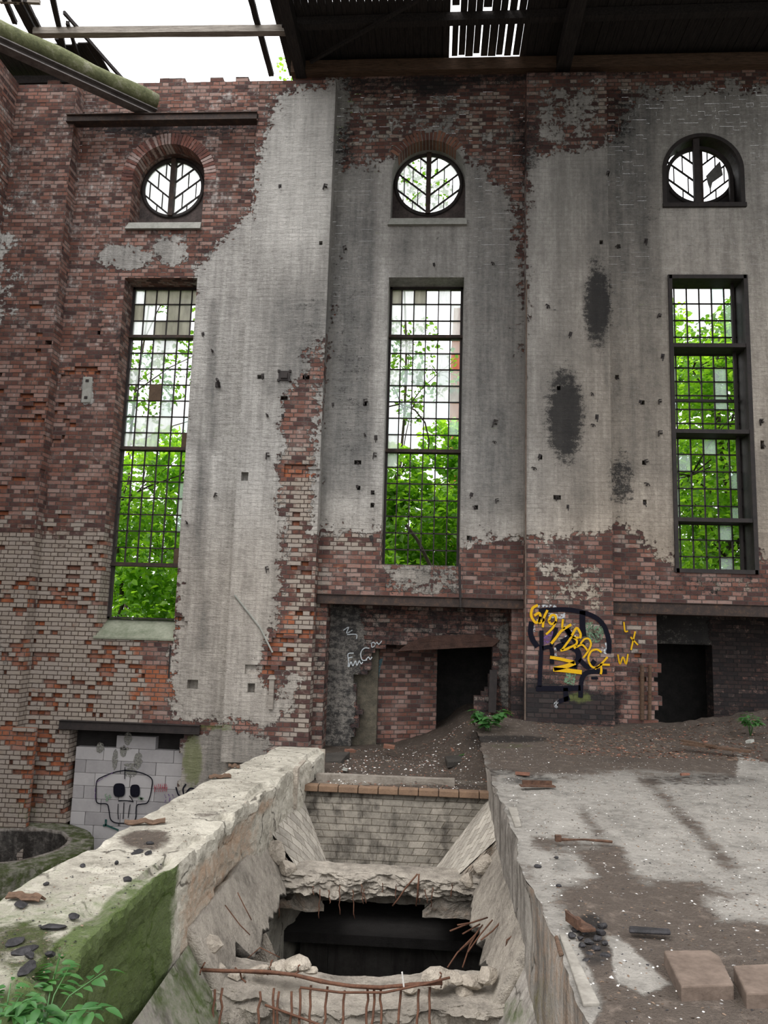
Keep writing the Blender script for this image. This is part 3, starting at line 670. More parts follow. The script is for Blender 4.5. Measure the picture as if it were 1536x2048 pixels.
# mortar smears on the blocks
mb = MB()
for (x, y, w_, h_) in [(256, 1478, 9, 20), (247, 1502, 8, 18), (200, 1495, 9, 16), (230, 1518, 6, 30), (276, 1520, 10, 24), (262, 1530, 16, 5), (250, 1497, 14, 5), (262, 1545, 14, 14)]:
    p = PY(x, y, 13.447); a, b = w_*.0088/1.3, h_*.0088/1.6
    mb.prism([(p[0]+a*math.cos(t*.785)*(1+.3*rnd.random()), p[2]+b*math.sin(t*.785)*(1+.2*rnd.random())) for t in range(8)], 13.447, 13.452)
mb.build('mortar_smears', mat_paint('mortar_smear', (.22, .215, .19), .5), blk)

# ------------------------------------------------------------------ steel lintels and beams
def ibeam(mb, x0, x1, y, z0, z1, dep=.14, t=.014):
    mb.box(x0, x1, y, y+dep, z1-t, z1); mb.box(x0, x1, y, y+dep, z0, z0+t); mb.box(x0, x1, y+.03, y+.045, z0+t, z1-t)
for (xa, xb, za, zb, y, lab) in [(-1.99, 1.53, 1.9, 2.07, 13.2, 'rusty steel lintel beam across the middle bay above the broken brick infill'),
                                (2.97, 9.0, 1.88, 2.08, 13.2, 'rusty steel lintel beam across the right bay above the black doorway'),
                                (-6.36, -3.9, -.36, -.21, 13.2, 'dark steel lintel beam low on the left above the white block infill')]:
    mb = MB(); ibeam(mb, xa, xb, y, za, zb, .3); o = mb.build('lintel_beam', M_STEEL if zb > 0 else M_DSTEEL)
    rough(o, 0, 0, .004); tag(o, lab, 'steel beam', 'lintel beams')
mb = MB(); ibeam(mb, -7.1, -3.45, 12.92, 10.80, 10.95, .2); o = mb.build('steel_beam', M_STEEL)
tag(o, 'long thin steel beam across the upper left bay under the mossy log', 'steel beam')
# mossy log on its steel rail
a = Vector(PZ(312, 206, 11.30)); b = Vector(PZ(-30, 46, 11.30)); dvec = (b-a).normalized(); b = a+dvec*9
L = empty('log_beam', a, label='thick moss covered round timber on a steel rail reaching in from the upper left corner', cat='log')
mb = MB(); pts = [dvec*(9*i/30)+Vector((0, 0, .012*math.sin(i*1.3))) for i in range(31)]
mb.tube(pts, lambda t: .165+.008*math.sin(t*40), 20); o = mb.build('log', M_LOG, L, True)
mb = MB(); mb.beam(Vector((0, 0, -.19)), dvec*9+Vector((0, 0, -.19)), .22, .02); mb.beam(Vector((0, 0, -.25)), dvec*9+Vector((0, 0, -.25)), .03, .12); mb.beam(Vector((0, 0, -.31)), dvec*9+Vector((0, 0, -.31)), .2, .02)
rail = mb.build('rail', mat_simple('rail_steel', (.07, .06, .055), (.20, .18, .17), 6, .6, .003, .4), L)
sd = dvec.cross(Vector((0, 0, 1))).normalized()
for k in range(12):
    p = dvec*(.5+.7*k)+Vector((0, 0, -.17)); 
    mb = MB(); q = p+sd*.07; mb.tube([q, q+Vector((0, 0, .03))], .014, 6); mb.build('bolt', M_DSTEEL, rail)

# ------------------------------------------------------------------ windows
def bar_grid(mb, xs, zs, x0, x1, z0, z1, y, t=.011, d=.03):
    for x in xs: mb.box(x-t, x+t, y, y+d, z0, z1)
    for z in zs: mb.box(x0, x1, y, y+d, z-t, z+t)
GY = D+.44
def tall_window(idx, q, ncol, trans, rows, boards, frost, thin, frostd, label):
    x0, x1, z0, z1 = q; W_ = empty('window_%d' % idx, (0, 0, 0), kind='structure', label=label)
    mb = MB(); f = .045
    mb.box(x0, x0+f, GY-.03, GY+.06, z0, z1); mb.box(x1-f, x1, GY-.03, GY+.06, z0, z1); mb.box(x0, x1, GY-.03, GY+.06, z1-f, z1); mb.box(x0, x1, GY-.03, GY+.06, z0, z0+.03)
    mb.build('frame', M_DSTEEL, W_)
    zb = [z0]+trans+[z1]
    for z in trans:
        mb = MB(); mb.box(x0, x1, GY-.05, GY+.08, z-.035, z+.035); mb.box(x0, x1, GY-.09, GY-.05, z-.035, z-.015); mb.build('transom', M_STEEL, W_)
    mb = MB(); cells = {}
    cw = (x1-x0)/ncol; ri = 0
    bars_x = [x0+cw*i for i in range(1, ncol)]
    for k in range(len(zb)-1):
        r = rows[k]; lo, hi = zb[k], zb[k+1]
        if r == 0: continue
        for x in bars_x: mb.box(x-.011, x+.011, GY, GY+.03, lo, hi)
        for j in range(1, r): zz = lo+(hi-lo)*j/r; mb.box(x0, x1, GY, GY+.03, zz-.011, zz+.011)
        for j in range(r):
            for i in range(ncol): cells[(ri+j, i)] = (x0+cw*i, x0+cw*(i+1), lo+(hi-lo)*j/r, lo+(hi-lo)*(j+1)/r)
        ri += r
    mb.build('glazing_bars', M_DSTEEL, W_)
    for nm, lst, mt in (('frosted_panes', frost, M_FROST), ('clear_panes', thin, M_THIN), ('stained_panes', frostd, M_FROSTD)):
        mb = MB(); r_ = random.Random(idx)
        for key in lst:
            if key in cells:
                a_, b_, c_, d_ = cells[key]; top = d_-.01
                mb.box(a_+.01, b_-.01, GY+.012, GY+.017, c_+.01, top)
        if mb.v: mb.build(nm, mt, W_)
    for key in boards:
        a_, b_, c_, d_ = cells[key]; mb = MB(); mb.box(a_, b_, GY-.015, GY, c_, d_); mb.build('boarded_pane', M_BOARD, W_)
    return W_
def pick(n, seed, rlo, rhi, nc, p):
    r = random.Random(seed); return [(i, j) for i in range(rlo, rhi) for j in range(nc) if r.random() < p]
# z of transoms from their photo heights
zt1 = [float(PY(305, y, GY)[2]) for y in (1130, 898, 675)]
zt2 = [float(PY(850, y, GY)[2]) for y in (903, 675)]
r1 = [0, 7, 7, 3]; 
tall_window(1, (-5.87, -4.49, 1.54, 7.85), 6, zt1, r1, [(10, 2), (7, 5), (0, 5)], [(16, 0), (15, 1), (14, 0), (14, 1), (7, 0), (7, 1), (7, 2), (8, 1), (8, 2), (8, 3), (9, 3), (12, 2), (13, 3), (11, 0), (13, 2), (3, 5)], pick(0, 3, 8, 14, 6, .25)+[(4, 5), (2, 5)], [(16, 1), (16, 2), (16, 3), (16, 4), (15, 0), (15, 4), (15, 3), (14, 3), (14, 4), (14, 2), (16, 5)], 'tall steel framed window of the left bay with broken small panes')
tall_window(2, WIN[1], 6, zt2, [7, 7, 3], [], [(16, 1), (15, 0), (15, 2), (14, 2), (14, 0), (16, 4), (15, 1), (13, 1), (13, 0), (11, 0), (11, 2), (10, 5), (10, 4), (12, 4), (11, 4), (9, 3), (7, 0), (15, 5), (14, 5), (6, 0)], pick(0, 5, 7, 14, 6, .3), [(16, 0), (16, 2)], 'tall steel framed window of the middle bay with whitish upper panes')
# third tall window: deep dark steel box frame
W3 = empty('window_3', kind='structure', label='tall dark steel framed window of the right bay full of green leaves')
x0, x1, z0, z1 = WIN[2]
mb = MB()
for (a_, b_) in ((x0-.02, x0+.05), (x1-.05, x1+.02)): mb.box(a_, b_, D-.03, D+.07, z0-.02, z1+.02)
mb.box(x0, x1, D-.03, D+.07, z1-.05, z1+.02); mb.box(x0, x1, D-.03, D+.07, z0-.02, z0+.05)
mb.box(x1-.02, x1-.005, D+.07, GY+.05, z0, z1); mb.box(x0+.005, x0+.02, D+.07, GY+.05, z0, z1); mb.box(x0, x1, D+.07, GY+.05, z1-.02, z1-.005); mb.box(x0, x1, D+.07, GY+.05, z0-.01, z0+.012)
mb.box(x0, x0+.045, GY, GY+.05, z0, z1); mb.box(x1-.045, x1, GY, GY+.05, z0, z1); mb.box(x1-.16, x1-.12, D+.25, D+.32, z0, z1)
mb.build('frame', M_DSTEEL, W3)
tz = [float(PY(1430, y, D)[2]) for y in (1040, 863, 691)]
for z in tz:
    mb = MB(); mb.box(x0+.03, x1-.03, D-.02, D+.12, z-.035, z+.035); mb.box(x0+.02, x1-.02, D+.12, GY+.05, z-.02, z+.0); mb.box(x0, x1, GY-.03, GY+.03, z-.03, z+.03); mb.build('transom', M_DSTEEL, W3)
mb = MB(); z = float(PY(1430, 802, GY)[2]); mb.box(x0, x1, GY-.02, GY+.03, z-.025, z+.025); mb.build('transom', M_DSTEEL, W3)
mb = MB(); cells = []
cw = (x1-x0)/6
for i in range(1, 6): mb.box(x0+cw*i-.011, x0+cw*i+.011, GY, GY+.03, z0, z1)
zz = z0; bounds = [z0]+tz+[z1]
for lo, hi, r in zip(bounds[:-1], bounds[1:], (3, 5, 6, 4)):
    for j in range(r):
        if j: z = lo+(hi-lo)*j/r; mb.box(x0, x1, GY, GY+.03, z-.011, z+.011)
        for i in range(6): cells.append((x0+cw*i, x0+cw*(i+1), lo+(hi-lo)*j/r, lo+(hi-lo)*(j+1)/r))
mb.build('glazing_bars', M_DSTEEL, W3)
mb = MB(); r_ = random.Random(12)
for kk, c in enumerate(cells):
    i = kk % 6
    if r_.random() < (.09 if i < 4 else .24): mb.box(c[0]+.01, c[1]-.01, GY+.012, GY+.017, c[2]+.01, c[3]-.01)
mb.build('clear_panes', mat_glass('dusty_green_glass', .26, (.85, .93, .9)), W3)

# round windows with herringbone bars
def round_window(idx, cx, zc, R, label, dark=False, panes=True, gy=GY):
    W_ = empty('window_%d' % idx, (cx, gy, zc), kind='structure', label=label)
    mb = MB(); n = 64
    for (ra, rb, ya, yb) in ((R-.035, R+.03, -.03, .05),):
        vs = []; fs = []
        for i in range(n):
            t = i*2*math.pi/n; c, s_ = math.cos(t), math.sin(t)
            vs += [(ra*c, ya, ra*s_), (rb*c, ya, rb*s_), (rb*c, yb, rb*s_), (ra*c, yb, ra*s_)]
        for i in range(n):
            j = (i+1) % n
            for k in range(4): fs.append((i*4+k, j*4+k, j*4+(k+1) % 4, i*4+(k+1) % 4))
        mb.add(vs, fs)
    mb.build('frame', M_DSTEEL, W_, True)
    mb = MB(); mb.box(-.045, .045, -.08, .05, -R, R); mb.build('mullion', M_STEEL, W_)
    mb = MB(); sl = .80; t = .011
    for side in (-1, 1):
        for k, h0 in enumerate((.42, .10, -.24, -.58)):
            # bar rises from the mullion outwards with slope sl
            u = .04
            pts = []
            while math.hypot(u, h0+sl*u) < R-.01 and u < R: u += .01
            mb.beam((side*.04, 0.01, h0+sl*.04), (side*u, 0.01, h0+sl*u), .03, .022, up=(0, 1, 0))
            # short uprights staggered between the diagonals
            for uu in ([.30] if k == 0 else [.16, .46] if k == 1 else [.30, .56] if k == 2 else [.2, .46]):
                za = h0+sl*uu; zb_ = za+.33
                if k == 3: za, zb_ = h0+sl*uu, h0+sl*uu+.33
                lim = math.sqrt(max(0, (R-.01)**2-uu*uu)); zb_ = min(zb_, lim)
                if za < lim and zb_ > za: mb.box(side*uu-.009, side*uu+.009, 0, .02, za, zb_)
            
        for uu in (.3,):
            lim = math.sqrt(R*R-uu*uu); mb.box(side*uu-.009, side*uu+.009, 0, .02, -lim, -.58+sl*uu)
    mb.build('glazing_bars', M_DSTEEL, W_)
    if panes:
        mb = MB(); vs = [(0, .03, 0)]+[((R-.02)*math.cos(i*2*math.pi/48), .03, (R-.02)*math.sin(i*2*math.pi/48)) for i in range(48)]
        fs = [(0, 1+i, 1+(i+1) % 48) for i in range(48) if panes(i)]
        mb.add(vs, fs); g = mb.build('frosted_panes', M_FROST, W_)
        sf = g.modifiers.new('thick', 'SOLIDIFY'); sf.thickness = .004
    # infill plate filling the arch around the ring
    return W_
round_window(4, *[float(v) for v in (PY(346, 377, GY)[0], PY(346, 377, GY)[2])], .60, 'round window with herringbone bars in the red brick of the left bay', panes=lambda i: not (44 <= i or i < 3))
round_window(5, *[float(v) for v in (PY(857, 369, GY)[0], PY(857, 369, GY)[2])], .63, 'round window with herringbone bars above the middle tall window', panes=lambda i: (i*7 % 48) > 16)
g3 = (float(PY(1398, 345, D+.4)[0]), float(PY(1398, 345, D+.4)[2]))
w6 = round_window(6, g3[0], g3[1], .64, 'round window of the right bay with missing panes and a hanging grey sheet', panes=None, gy=D+.4)
# masonry plates around the circles at the glass plane
def ringplate(name, cx, cz, R, hw, zlo, zhi, y0, y1, mat, parent):
    mb = MB(); n = 48; vs = []; fs = []
    for i in range(n):
        t = i*2*math.pi/n; c, s_ = math.cos(t), math.sin(t)
        k = min(hw/max(abs(c), 1e-6), ((zhi-cz) if s_ > 0 else (cz-zlo))/max(abs(s_), 1e-6))
        for y in (y0, y1): vs += [(cx+R*c, y, cz+R*s_), (cx+k*c, y, cz+k*s_)]
    for i in range(n):
        j = (i+1) % n; fs += [(i*4, i*4+1, j*4+1, j*4), (i*4+2, j*4+2, j*4+3, i*4+3), (i*4, j*4, j*4+2, i*4+2)]
    mb.add(vs, fs); return mb.build(name, mat, parent)
M_DARKM = mat_simple('sooty_masonry', (.04, .035, .035), (.14, .11, .10), 6, .9, .01)
for (px, py, R, i) in ((346, 377, .60, 0), (857, 369, .63, 1)):
    c = PY(px, py, GY); o = ringplate('arch_infill', float(c[0]), float(c[2]), R+.01, .78+.1, RW[i][2]-.3, RW[i][3]+RW[i][1]+.1, GY+.0, GY+.12, M_DARKM, back)
ringplate('arch_infill', g3[0]+.0, g3[1], .65, .95, RW[2][2]-.3, 10.9, D+.4, D+.5, M_DSTEEL, back)
# steel arch box of right round window
mb = MB(); cx, R, zs_, zc = RW[2]
def archband(mb, cx, zc, ra, rb, ya, yb, zs_):
    n = 28; P = [(cx+r_*0, 0) for r_ in ()]
    vs = []; fs = []
    prof = [(math.cos(math.pi*i/n), math.sin(math.pi*i/n)) for i in range(n+1)]
    st = [(1, zs_-zc, True)]+[(c, s_, False) for c, s_ in prof]+[(-1, zs_-zc, True)]
    for c, s_, lin in st:
        for y in (ya, yb):
            for r_ in (ra, rb): vs.append((cx+c*r_, y, zc+(s_ if lin else s_*r_)))
    for i in range(len(st)-1):
        b_ = i*4; n_ = b_+4
        fs += [(b_, b_+1, n_+1, n_), (b_+2, n_+2, n_+3, b_+3), (b_, n_, n_+2, b_+2), (b_+1, b_+3, n_+3, n_+1)]
    mb.add(vs, fs)
archband(mb, cx, zc, R-.06, R+.01, D-.02, D+.06, zs_); archband(mb, cx, zc, R-.02, R, D+.06, D+.44, zs_); archband(mb, cx, zc, R-.17, R-.10, D+.2, D+.26, zs_)
mb.box(cx-R-.02, cx+R+.02, D-.05, D+.45, zs_-.05, zs_+.03); 
mb.build('arch_frame', M_DSTEEL, back)
mb = MB(); mb.box(cx-.15, cx-.04, D+.02, D+.1, zs_, zc+R-.04); mb.build('mullion_front', M_DSTEEL, back)
# hanging sheet
sh = [(1412, 352), (1440, 322), (1446, 350), (1425, 365), (1421, 381), (1416, 368)]
sh = [PY(x, y, D+.34) for x, y in sh]
mb = MB(); mb.prism([(float(p[0]), float(p[2])) for p in sh], D+.34, D+.345); o = mb.build('torn_sheet', mat_simple('grey_sheet', (.10, .10, .09), (.2, .2, .19), 8)); o.data.update()
tag(o, 'torn grey sheet hanging in the right round window', 'sheet')
# sills
def slopesill(name, x0, x1, zb, zt, mat, lab):
    mb = MB()
    mb.add([(x0, D-.03, zb), (x1, D-.03, zb), (x1, D+.5, zt), (x0, D+.5, zt), (x0, D-.03, zb-.04), (x1, D-.03, zb-.04), (x1, D+.5, zb-.04), (x0, D+.5, zb-.04)], [(0, 1, 2, 3), (4, 7, 6, 5), (0, 4, 5, 1), (1, 5, 6, 2), (2, 6, 7, 3), (3, 7, 4, 0)])
    o = mb.build(name, mat); rough(o, 0, 0, .01); tag(o, lab, 'window sill', 'window sills')
def facesill(name, x0, x1, zb, zt, mat, lab):
    mb = MB(); mb.add([(x0, D-.07, zb), (x1, D-.07, zb), (x1, D-.03, zt), (x0+.06, D-.03, zt), (x0, D+.3, zb), (x1, D+.3, zb), (x1, D+.3, zt+.03), (x0+.06, D+.3, zt+.03)], [(0, 1, 2, 3), (4, 7, 6, 5), (0, 4, 5, 1), (1, 5, 6, 2), (2, 6, 7, 3), (3, 7, 4, 0)])
    o = mb.build(name, mat); tag(o, lab, 'window sill', 'window sills')
slopesill('window_sill', -5.91, -4.46, 1.22, 1.54, M_SILLG, 'large sloping sill stained green under the left tall window')
facesill('window_sill', -5.93, -4.48, 8.80, 8.94, M_SILL, 'pale sloping sill under the left round window')
facesill('window_sill', -.97, .48, 8.86, 9.00, M_SILL, 'grey sloping sill under the middle round window')

# ------------------------------------------------------------------ roof
mb = MB(); r = random.Random(4)
x = -3.05
while x < 9.4:
    wd = r.uniform(.115, .15); gap = .006
    nx, _ = project(np.array([[x, 12.5, 12.3]]))
    inslit = -.2 < x < 1.55
    if inslit: gap = r.choice([.006, .02, .03, .035, .012])
    y1 = 13.75 if not inslit else 13.33-r.uniform(0, .1)
    y0 = 3.0 if x > -2.4 else 11.2+(x+3.0)*-2+r.uniform(-.4, .3)
    z = 12.3+r.uniform(-.01, .01)
    if inslit and r.random() < .35:
        ym = r.uniform(11.8, 12.3); mb.box(x, x+wd, y0, ym, z, z+.025); mb.box(x+.02, x+wd, ym+r.uniform(.1, .3), y1, z, z+.025)
    else: mb.box(x, x+wd, y0, y1, z, z+.025)
    x += wd+gap
# remaining decking in the left corner
x = -9.4
while x < -6.75:
    wd = r.uniform(.115, .15)
    if x < -8.3: y0, y1 = 12.6, 13.8
    else: y0, y1 = 12.75+r.uniform(-.1, .1), 13.8
    mb.box(x, x+wd, y0, y1, 12.3, 12.325); x += wd+.006
mb.box(-2.9, .1, 13.36, 13.4, 11.9, 12.35); mb.box(1.5, 9.4, 13.36, 13.4, 11.9, 12.35); mb.box(-2.6, 1.6, 3.0, 11.4, 12.33, 12.36); mb.box(1.5, 9.4, 3.0, 13.8, 12.33, 12.36); mb.box(-2.9, .1, 12.0, 13.8, 12.33, 12.36); mb.box(-9.4, -6.9, 12.9, 13.8, 12.33, 12.36)
o = mb.build('ceiling', M_WOODD); tag(o, kind='structure')
def timber(name, a_, b_, w_, h_, mat, lab, cat='timber', group=None, amp=.01):
    mb = MB(); a_ = Vector(a_); b_ = Vector(b_); mid = a_.copy(); L_ = (b_-a_).length
    k = max(2, int(L_/.5)); pts = [a_.lerp(b_, i/k) for i in range(k+1)]
    mb.beam(a_-mid, b_-mid, w_, h_); o = mb.build(name, mat); o.location = mid
    if amp: rough(o, amp, 3)
    tag(o, lab, cat, group); return o
timber('purlin', (-2.9, 12.3, 12.2), (9.3, 12.15, 12.2), .14, .16, M_WOODD, 'dark purlin under the roof boards running over the middle and right bays', 'roof beam', 'roof beams')
timber('purlin', (-7.5, 12.28, 12.12), (-2.75, 12.35, 12.12), .13, .13, M_WOODG, 'bleached grey purlin crossing the open hole in the roof', 'roof beam', 'roof beams')
timber('wall_plate', (-2.9, 13.25, 12.03), (9.2, 13.25, 12.03), .22, .24, M_WOODB, 'brown wall plate lying along the wall top beneath the dark roof', 'roof beam', 'roof beams')
timber('wall_plate', (-9.2, 13.45, 12.02), (-6.9, 13.45, 12.02), .2, .16, M_WOODD, 'short dark wall plate on the wall top at the left corner', 'roof beam', 'roof beams')
timber('roof_truss_chord', (-2.72, 13.35, 12.02), (-2.72, 3.0, 12.02), .2, .26, M_WOODD, 'dark roof girder resting on the pale pilaster beside the roof hole', 'roof beam', 'roof beams')
timber('roof_truss_chord', (2.22, 13.35, 12.0), (2.22, 3.0, 12.0), .26, .26, M_WOODD, 'dark roof girder resting on the pilaster between middle and right windows', 'roof beam', 'roof beams')
timber('brace', (-2.5, 13.0, 12.0), (.3, 11.2, 12.1), .05, .06, M_WOODD, 'thin diagonal brace beside the first roof girder', 'brace')
# broken rafters in the hole
for (p, q, w_, lab) in [((500, -10), (543, 150), .1, 'crooked rotten rafter crossing the roof hole near the dark roof'),
                        ((104, -10), (130, 110), .09, 'broken upright rafter stub left in the roof hole'),
                        ((128, 25), (245, 158), .04, 'thin leaning batten sagging down to the wall top'),
                        ((135, 45), (158, 118), .06, 'short ragged rafter stub next to the thin batten'),
                        ((50, 0), (85, 68), .07, 'dark broken rafter left of the roof hole, innermost of its row'),
                        ((28, -10), (75, 80), .17, 'wide charred plank beside the roof hole above the mossy log'),
                        ((8, -5), (30, 45), .08, 'charred rafter end at the very top left corner'),
                        ((0, 2), (80, 4), .06, 'pale batten across the top left corner')]:
    a_ = PZ(*p, 12.22); b_ = PZ(*q, 12.22)
    timber('rafter', a_, b_, w_, .07, M_WOODD if 'pale' not in lab else M_WOODG, lab, 'rafter', 'broken rafters')
# roofing felt scraps and sheet ends along the wall head
tag(mesh_obj('roofing_felt', *(lambda V, Fc: (V, Fc))(*(lambda xs: ([(-6.95+.1*i, 13.5+.04*math.sin(i*1.7), 11.93+.05*abs(math.sin(i*2.1))) for i in range(xs)]+[(-6.95+.1*i, 13.7, 12.02+.05*abs(math.sin(i*1.3))) for i in range(xs)]+[(-6.95+.1*i, 13.6, 11.9) for i in range(xs)], [(i, i+1, xs+i+1, xs+i) for i in range(xs-1)]+[(i, i+1, 2*xs+i+1, 2*xs+i) for i in range(xs-1)]))(36)), M_SLAG), 'strip of black roofing felt curled along the wall top below the roof hole', 'roofing felt')

# ------------------------------------------------------------------ ground and hoppers
def grid(name, us, vs, fn, mat, cfn, parent=None, smooth=True, kind=None, uvfn=None):
    U_, V_ = np.meshgrid(us, vs, indexing='ij'); P = fn(U_, V_); nu, nv = len(us), len(vs)
    X = np.stack([p.ravel() for p in P], 1)
    i = np.arange(nu-1)[:, None]*nv+np.arange(nv-1)[None, :]
    Fc = np.stack([i, i+nv, i+nv+1, i+1], -1).reshape(-1, 4)
    C = cfn(X, U_.ravel(), V_.ravel())
    o = mesh_obj(name, X, Fc, mat, parent, smooth=smooth, attrs={'C': np.stack([np.broadcast_to(c, (len(X),)) for c in C], 1)})
    if uvfn is not None:
        uv = o.data.uv_layers.new(name='uv'); li = np.zeros(len(o.data.loops), np.int32); o.data.loops.foreach_get('vertex_index', li)
        a_, b_ = uvfn(X, U_.ravel(), V_.ravel()); uv.data.foreach_set('uv', np.stack([a_[li], b_[li]], 1).astype(np.float32).ravel())
    if kind: o['kind'] = kind
    return o
lin = np.linspace
# platform (right)
def plat(u, v):
    X = u.copy(); Y = v.copy()
    X = X+np.where(u < .7, (fbm(Y*3, 0*Y, 0*Y, 3, 3)-.5)*.10*sstep(.72, .66, u), 0)
    Z = (fbm(X*2.2, Y*2.2, 0*X, 5, 4)-.5)*.045+(fbm(X*9, Y*9, 0*X, 15, 2)-.5)*.012
    far = sstep(9.0, 13.3, Y)
    Z += .06*far+.35*sstep(3.0, 6.5, X)*sstep(10.8, 13.0, Y)+.16*np.exp(-((X-1.0)/.6)**2-((Y-12.3)/.9)**2)
    Z += (fbm(X*3.3, Y*3.3, 0*X, 25, 3)-.5)*.22*sstep(10.5, 12.8, Y)*sstep(2.4, 5, X)
    return X, Y, Z
def cplat(X, u, v):
    x, y = project(X); n = len(X)
    d = np.full(n, .44)
    def setv(a, poly, soft, val): k = poly_soft(x, y, poly, soft); return a*(1-k)+val*k
    d = setv(d, [(900, 1400), (1600, 1400), (1600, 1520), (1450, 1540), (1250, 1540), (1080, 1560), (1000, 1550)], 25, .95)
    d = setv(d, [(1100, 1560), (1250, 1560), (1560, 1620), (1560, 1740), (1450, 1760), (1330, 1760), (1200, 1690)], 40, .26)
    d = setv(d, [(1271, 1550), (1300, 1550), (1490, 1737), (1455, 1750)], 12, .62)
    d = setv(d, [(1150, 1610), (1170, 1610), (1240, 1700), (1200, 1700)], 8, .55)
    d = setv(d, [(1000, 1545), (1110, 1560), (1160, 1660), (1040, 1690)], 14, .12)
    d = setv(d, [(1060, 1670), (1240, 1700), (1290, 1800), (1160, 1800), (1090, 1730)], 20, .75)
    d = setv(d, [(1060, 1700), (1150, 1710), (1210, 1770), (1120, 1790)], 18, .2)
    d = setv(d, [(1120, 1770), (1400, 1770), (1600, 1860), (1600, 2100), (1180, 2100), (1150, 1880)], 25, .86)
    d = setv(d, [(1390, 1790), (1560, 1790), (1560, 1850), (1440, 1840)], 18, .3)
    d = setv(d, [(1215, 1870), (1260, 1890), (1340, 1970), (1290, 1990), (1230, 1960)], 10, .15)
    d = setv(d, [(1475, 1505), (1536, 1530), (1600, 1560), (1480, 1555)], 8, .0)
    d = setv(d, [(1090, 1830), (1140, 1830), (1200, 2010), (1170, 2080), (1130, 1950)], 8, .12)
    k = np.zeros(n)
    for (cx, cy, rx, ry, v_) in [(1060, 1560, 70, 12, .7), (1000, 1545, 60, 10, .6), (1400, 1560, 150, 14, .6), (1180, 1850, 30, 25, .9), (1190, 1900, 40, 40, .7), (1130, 1730, 35, 25, .5), (1000, 1478, 120, 9, .8), (1250, 1520, 60, 9, .5), (1340, 1600, 60, 12, .35), (1440, 1720, 50, 14, .4)]:
        k = np.maximum(k, v_*ell(x, y, cx, cy, rx, ry))
    br = .45*ell(x, y, 1420, 1480, 140, 25)+.5*ell(x, y, 1200, 1770, 60, 20)
    mo = .5*ell(x, y, 1020, 1492, 60, 6)
    return d, mo, br, k
us = np.concatenate([lin(.66, .72, 4), lin(.76, 3.5, 70), lin(3.6, 9.2, 60)]); vs_ = np.concatenate([lin(2.0, 6, 100), lin(6.05, 13.35, 120)])
grid('floor', us, vs_, plat, M_GROUND, cplat, kind='structure')
# earth fill behind the hoppers, falling to the breach
def earth(u, v):
    Z = -.28-.25*sstep(10.6, 12.6, v)*sstep(.6, -.6, u)+(fbm(u*2, v*2, u*0, 41, 4)-.5)*.12
    Z += .25*sstep(.2, .75, u)*sstep(9.6, 10.6, v)+.16*np.exp(-((u-.5)/.5)**2-((v-12.6)/.8)**2)+.1*sstep(13.2, 14.5, v)*sstep(-.8, .6, u)
    return u, v, Z
def cearth(X, u, v):
    x, y = project(X); return np.full(len(X), .8)-.6*ell(x, y, 700, 1562, 60, 7)-.35*ell(x, y, 850, 1565, 200, 6), 0*x, .35*ell(x, y, 880, 1500, 60, 20), .6*ell(x, y, 960, 1480, 40, 25)
grid('floor_earth', lin(-2.3, 1.5, 90), lin(9.22, 15.6, 130), earth, M_RUBBLE, cearth, kind='structure')
# lower yard on the left
grid('floor_lower', lin(-8.3, -1.9, 60), lin(1.0, 13.7, 80), lambda u, v: (u, v, -2.55+(fbm(u*1.5, v*1.5, u*0, 51, 4)-.5)*.25), M_RUBBLE, lambda X, u, v: (.7+0*u, .4+0*u, 0*u, .2+0*u), kind='structure')
# ground behind the camera so bounce light is right
grid('floor_rear', lin(-8.3, 9.2, 20), lin(-9, 1.2, 20), lambda u, v: (u, v, -.02+0*u), M_GROUND, lambda X, u, v: (.6+0*u, 0*u, 0*u, 0*u), kind='structure')

# the long concrete ledge
def lerp_tab(v, tab): return np.interp(v, [t[0] for t in tab], [t[1] for t in tab])
LO = [(1, -2.36), (4.4, -2.40), (4.84, -2.39), (5.77, -2.32), (7.73, -2.22), (10.1, -1.93)]
LI = [(1, -1.68), (3.6, -1.67), (5.3, -1.65), (7.0, -1.60), (8.6, -1.5), (8.75, -1.49), (8.85, -1.44), (10.1, -1.33)]
prof = [(0, -2.5), (0, -1.2), (0, -.35), (0, -.12), (0, -.02), (.012, 0)]+[(t, 0) for t in lin(.07, .9, 22)]+[(.96, -.0), (.985, -.006), (1, -.04)]+[(1, -z) for z in lin(.09, 1.1, 26)]+[(1, -2.5)]
pu = np.array([p[0] for p in prof]); pz = np.array([p[1] for p in prof])
def ledge(u, v):
    i = np.round(u).astype(int); t = pu[i]; z = pz[i]
    lo = lerp_tab(v, LO); li = lerp_tab(v, LI)
    rag = (fbm(v*2.3, z*2, v*0, 61, 4)-.5); rag2 = (fbm(v*7, z*7, v*0, 66, 3)-.5)
    edge = np.clip(1-np.abs(z)/.35, 0, 1)
    x = lo+(li-lo)*t
    x = x+np.where(t > .93, rag*.06*edge+rag2*.04+(fbm(v*22, z*22, v*0, 69, 2)-.5)*.03, 0)+np.where(t < .02, rag*.05*edge+rag2*.03, 0)
    x = x-np.where(t >= 1, .10*sstep(.05, .3, -z)*sstep(.35, .6, vn(v*1.2, v*0, v*0, 68))*sstep(7.6, 6.6, v), 0)
    z2 = z+np.where(z > -.13, (fbm(x*3, v*3, x*0, 63, 4)-.5)*.018-.035*sstep(.62, .68, fbm(x*2.2, v*1.3, x*0, 71, 3)), 0)
    z2 = z2-np.where((t > .86)&(z > -.1), .045*sstep(.55, .62, vn(v*4, x*6, v*0, 77)), 0)
    # broken near end
    brk = sstep(3.7, 3.25, v+.5*(fbm(x*3, v*3, x*0, 88, 3)-.5))*sstep(-2.3, -1.9, x); z2 = z2-np.where(z > -.13, .16*brk, 0)
    return x, v+0*u, z2
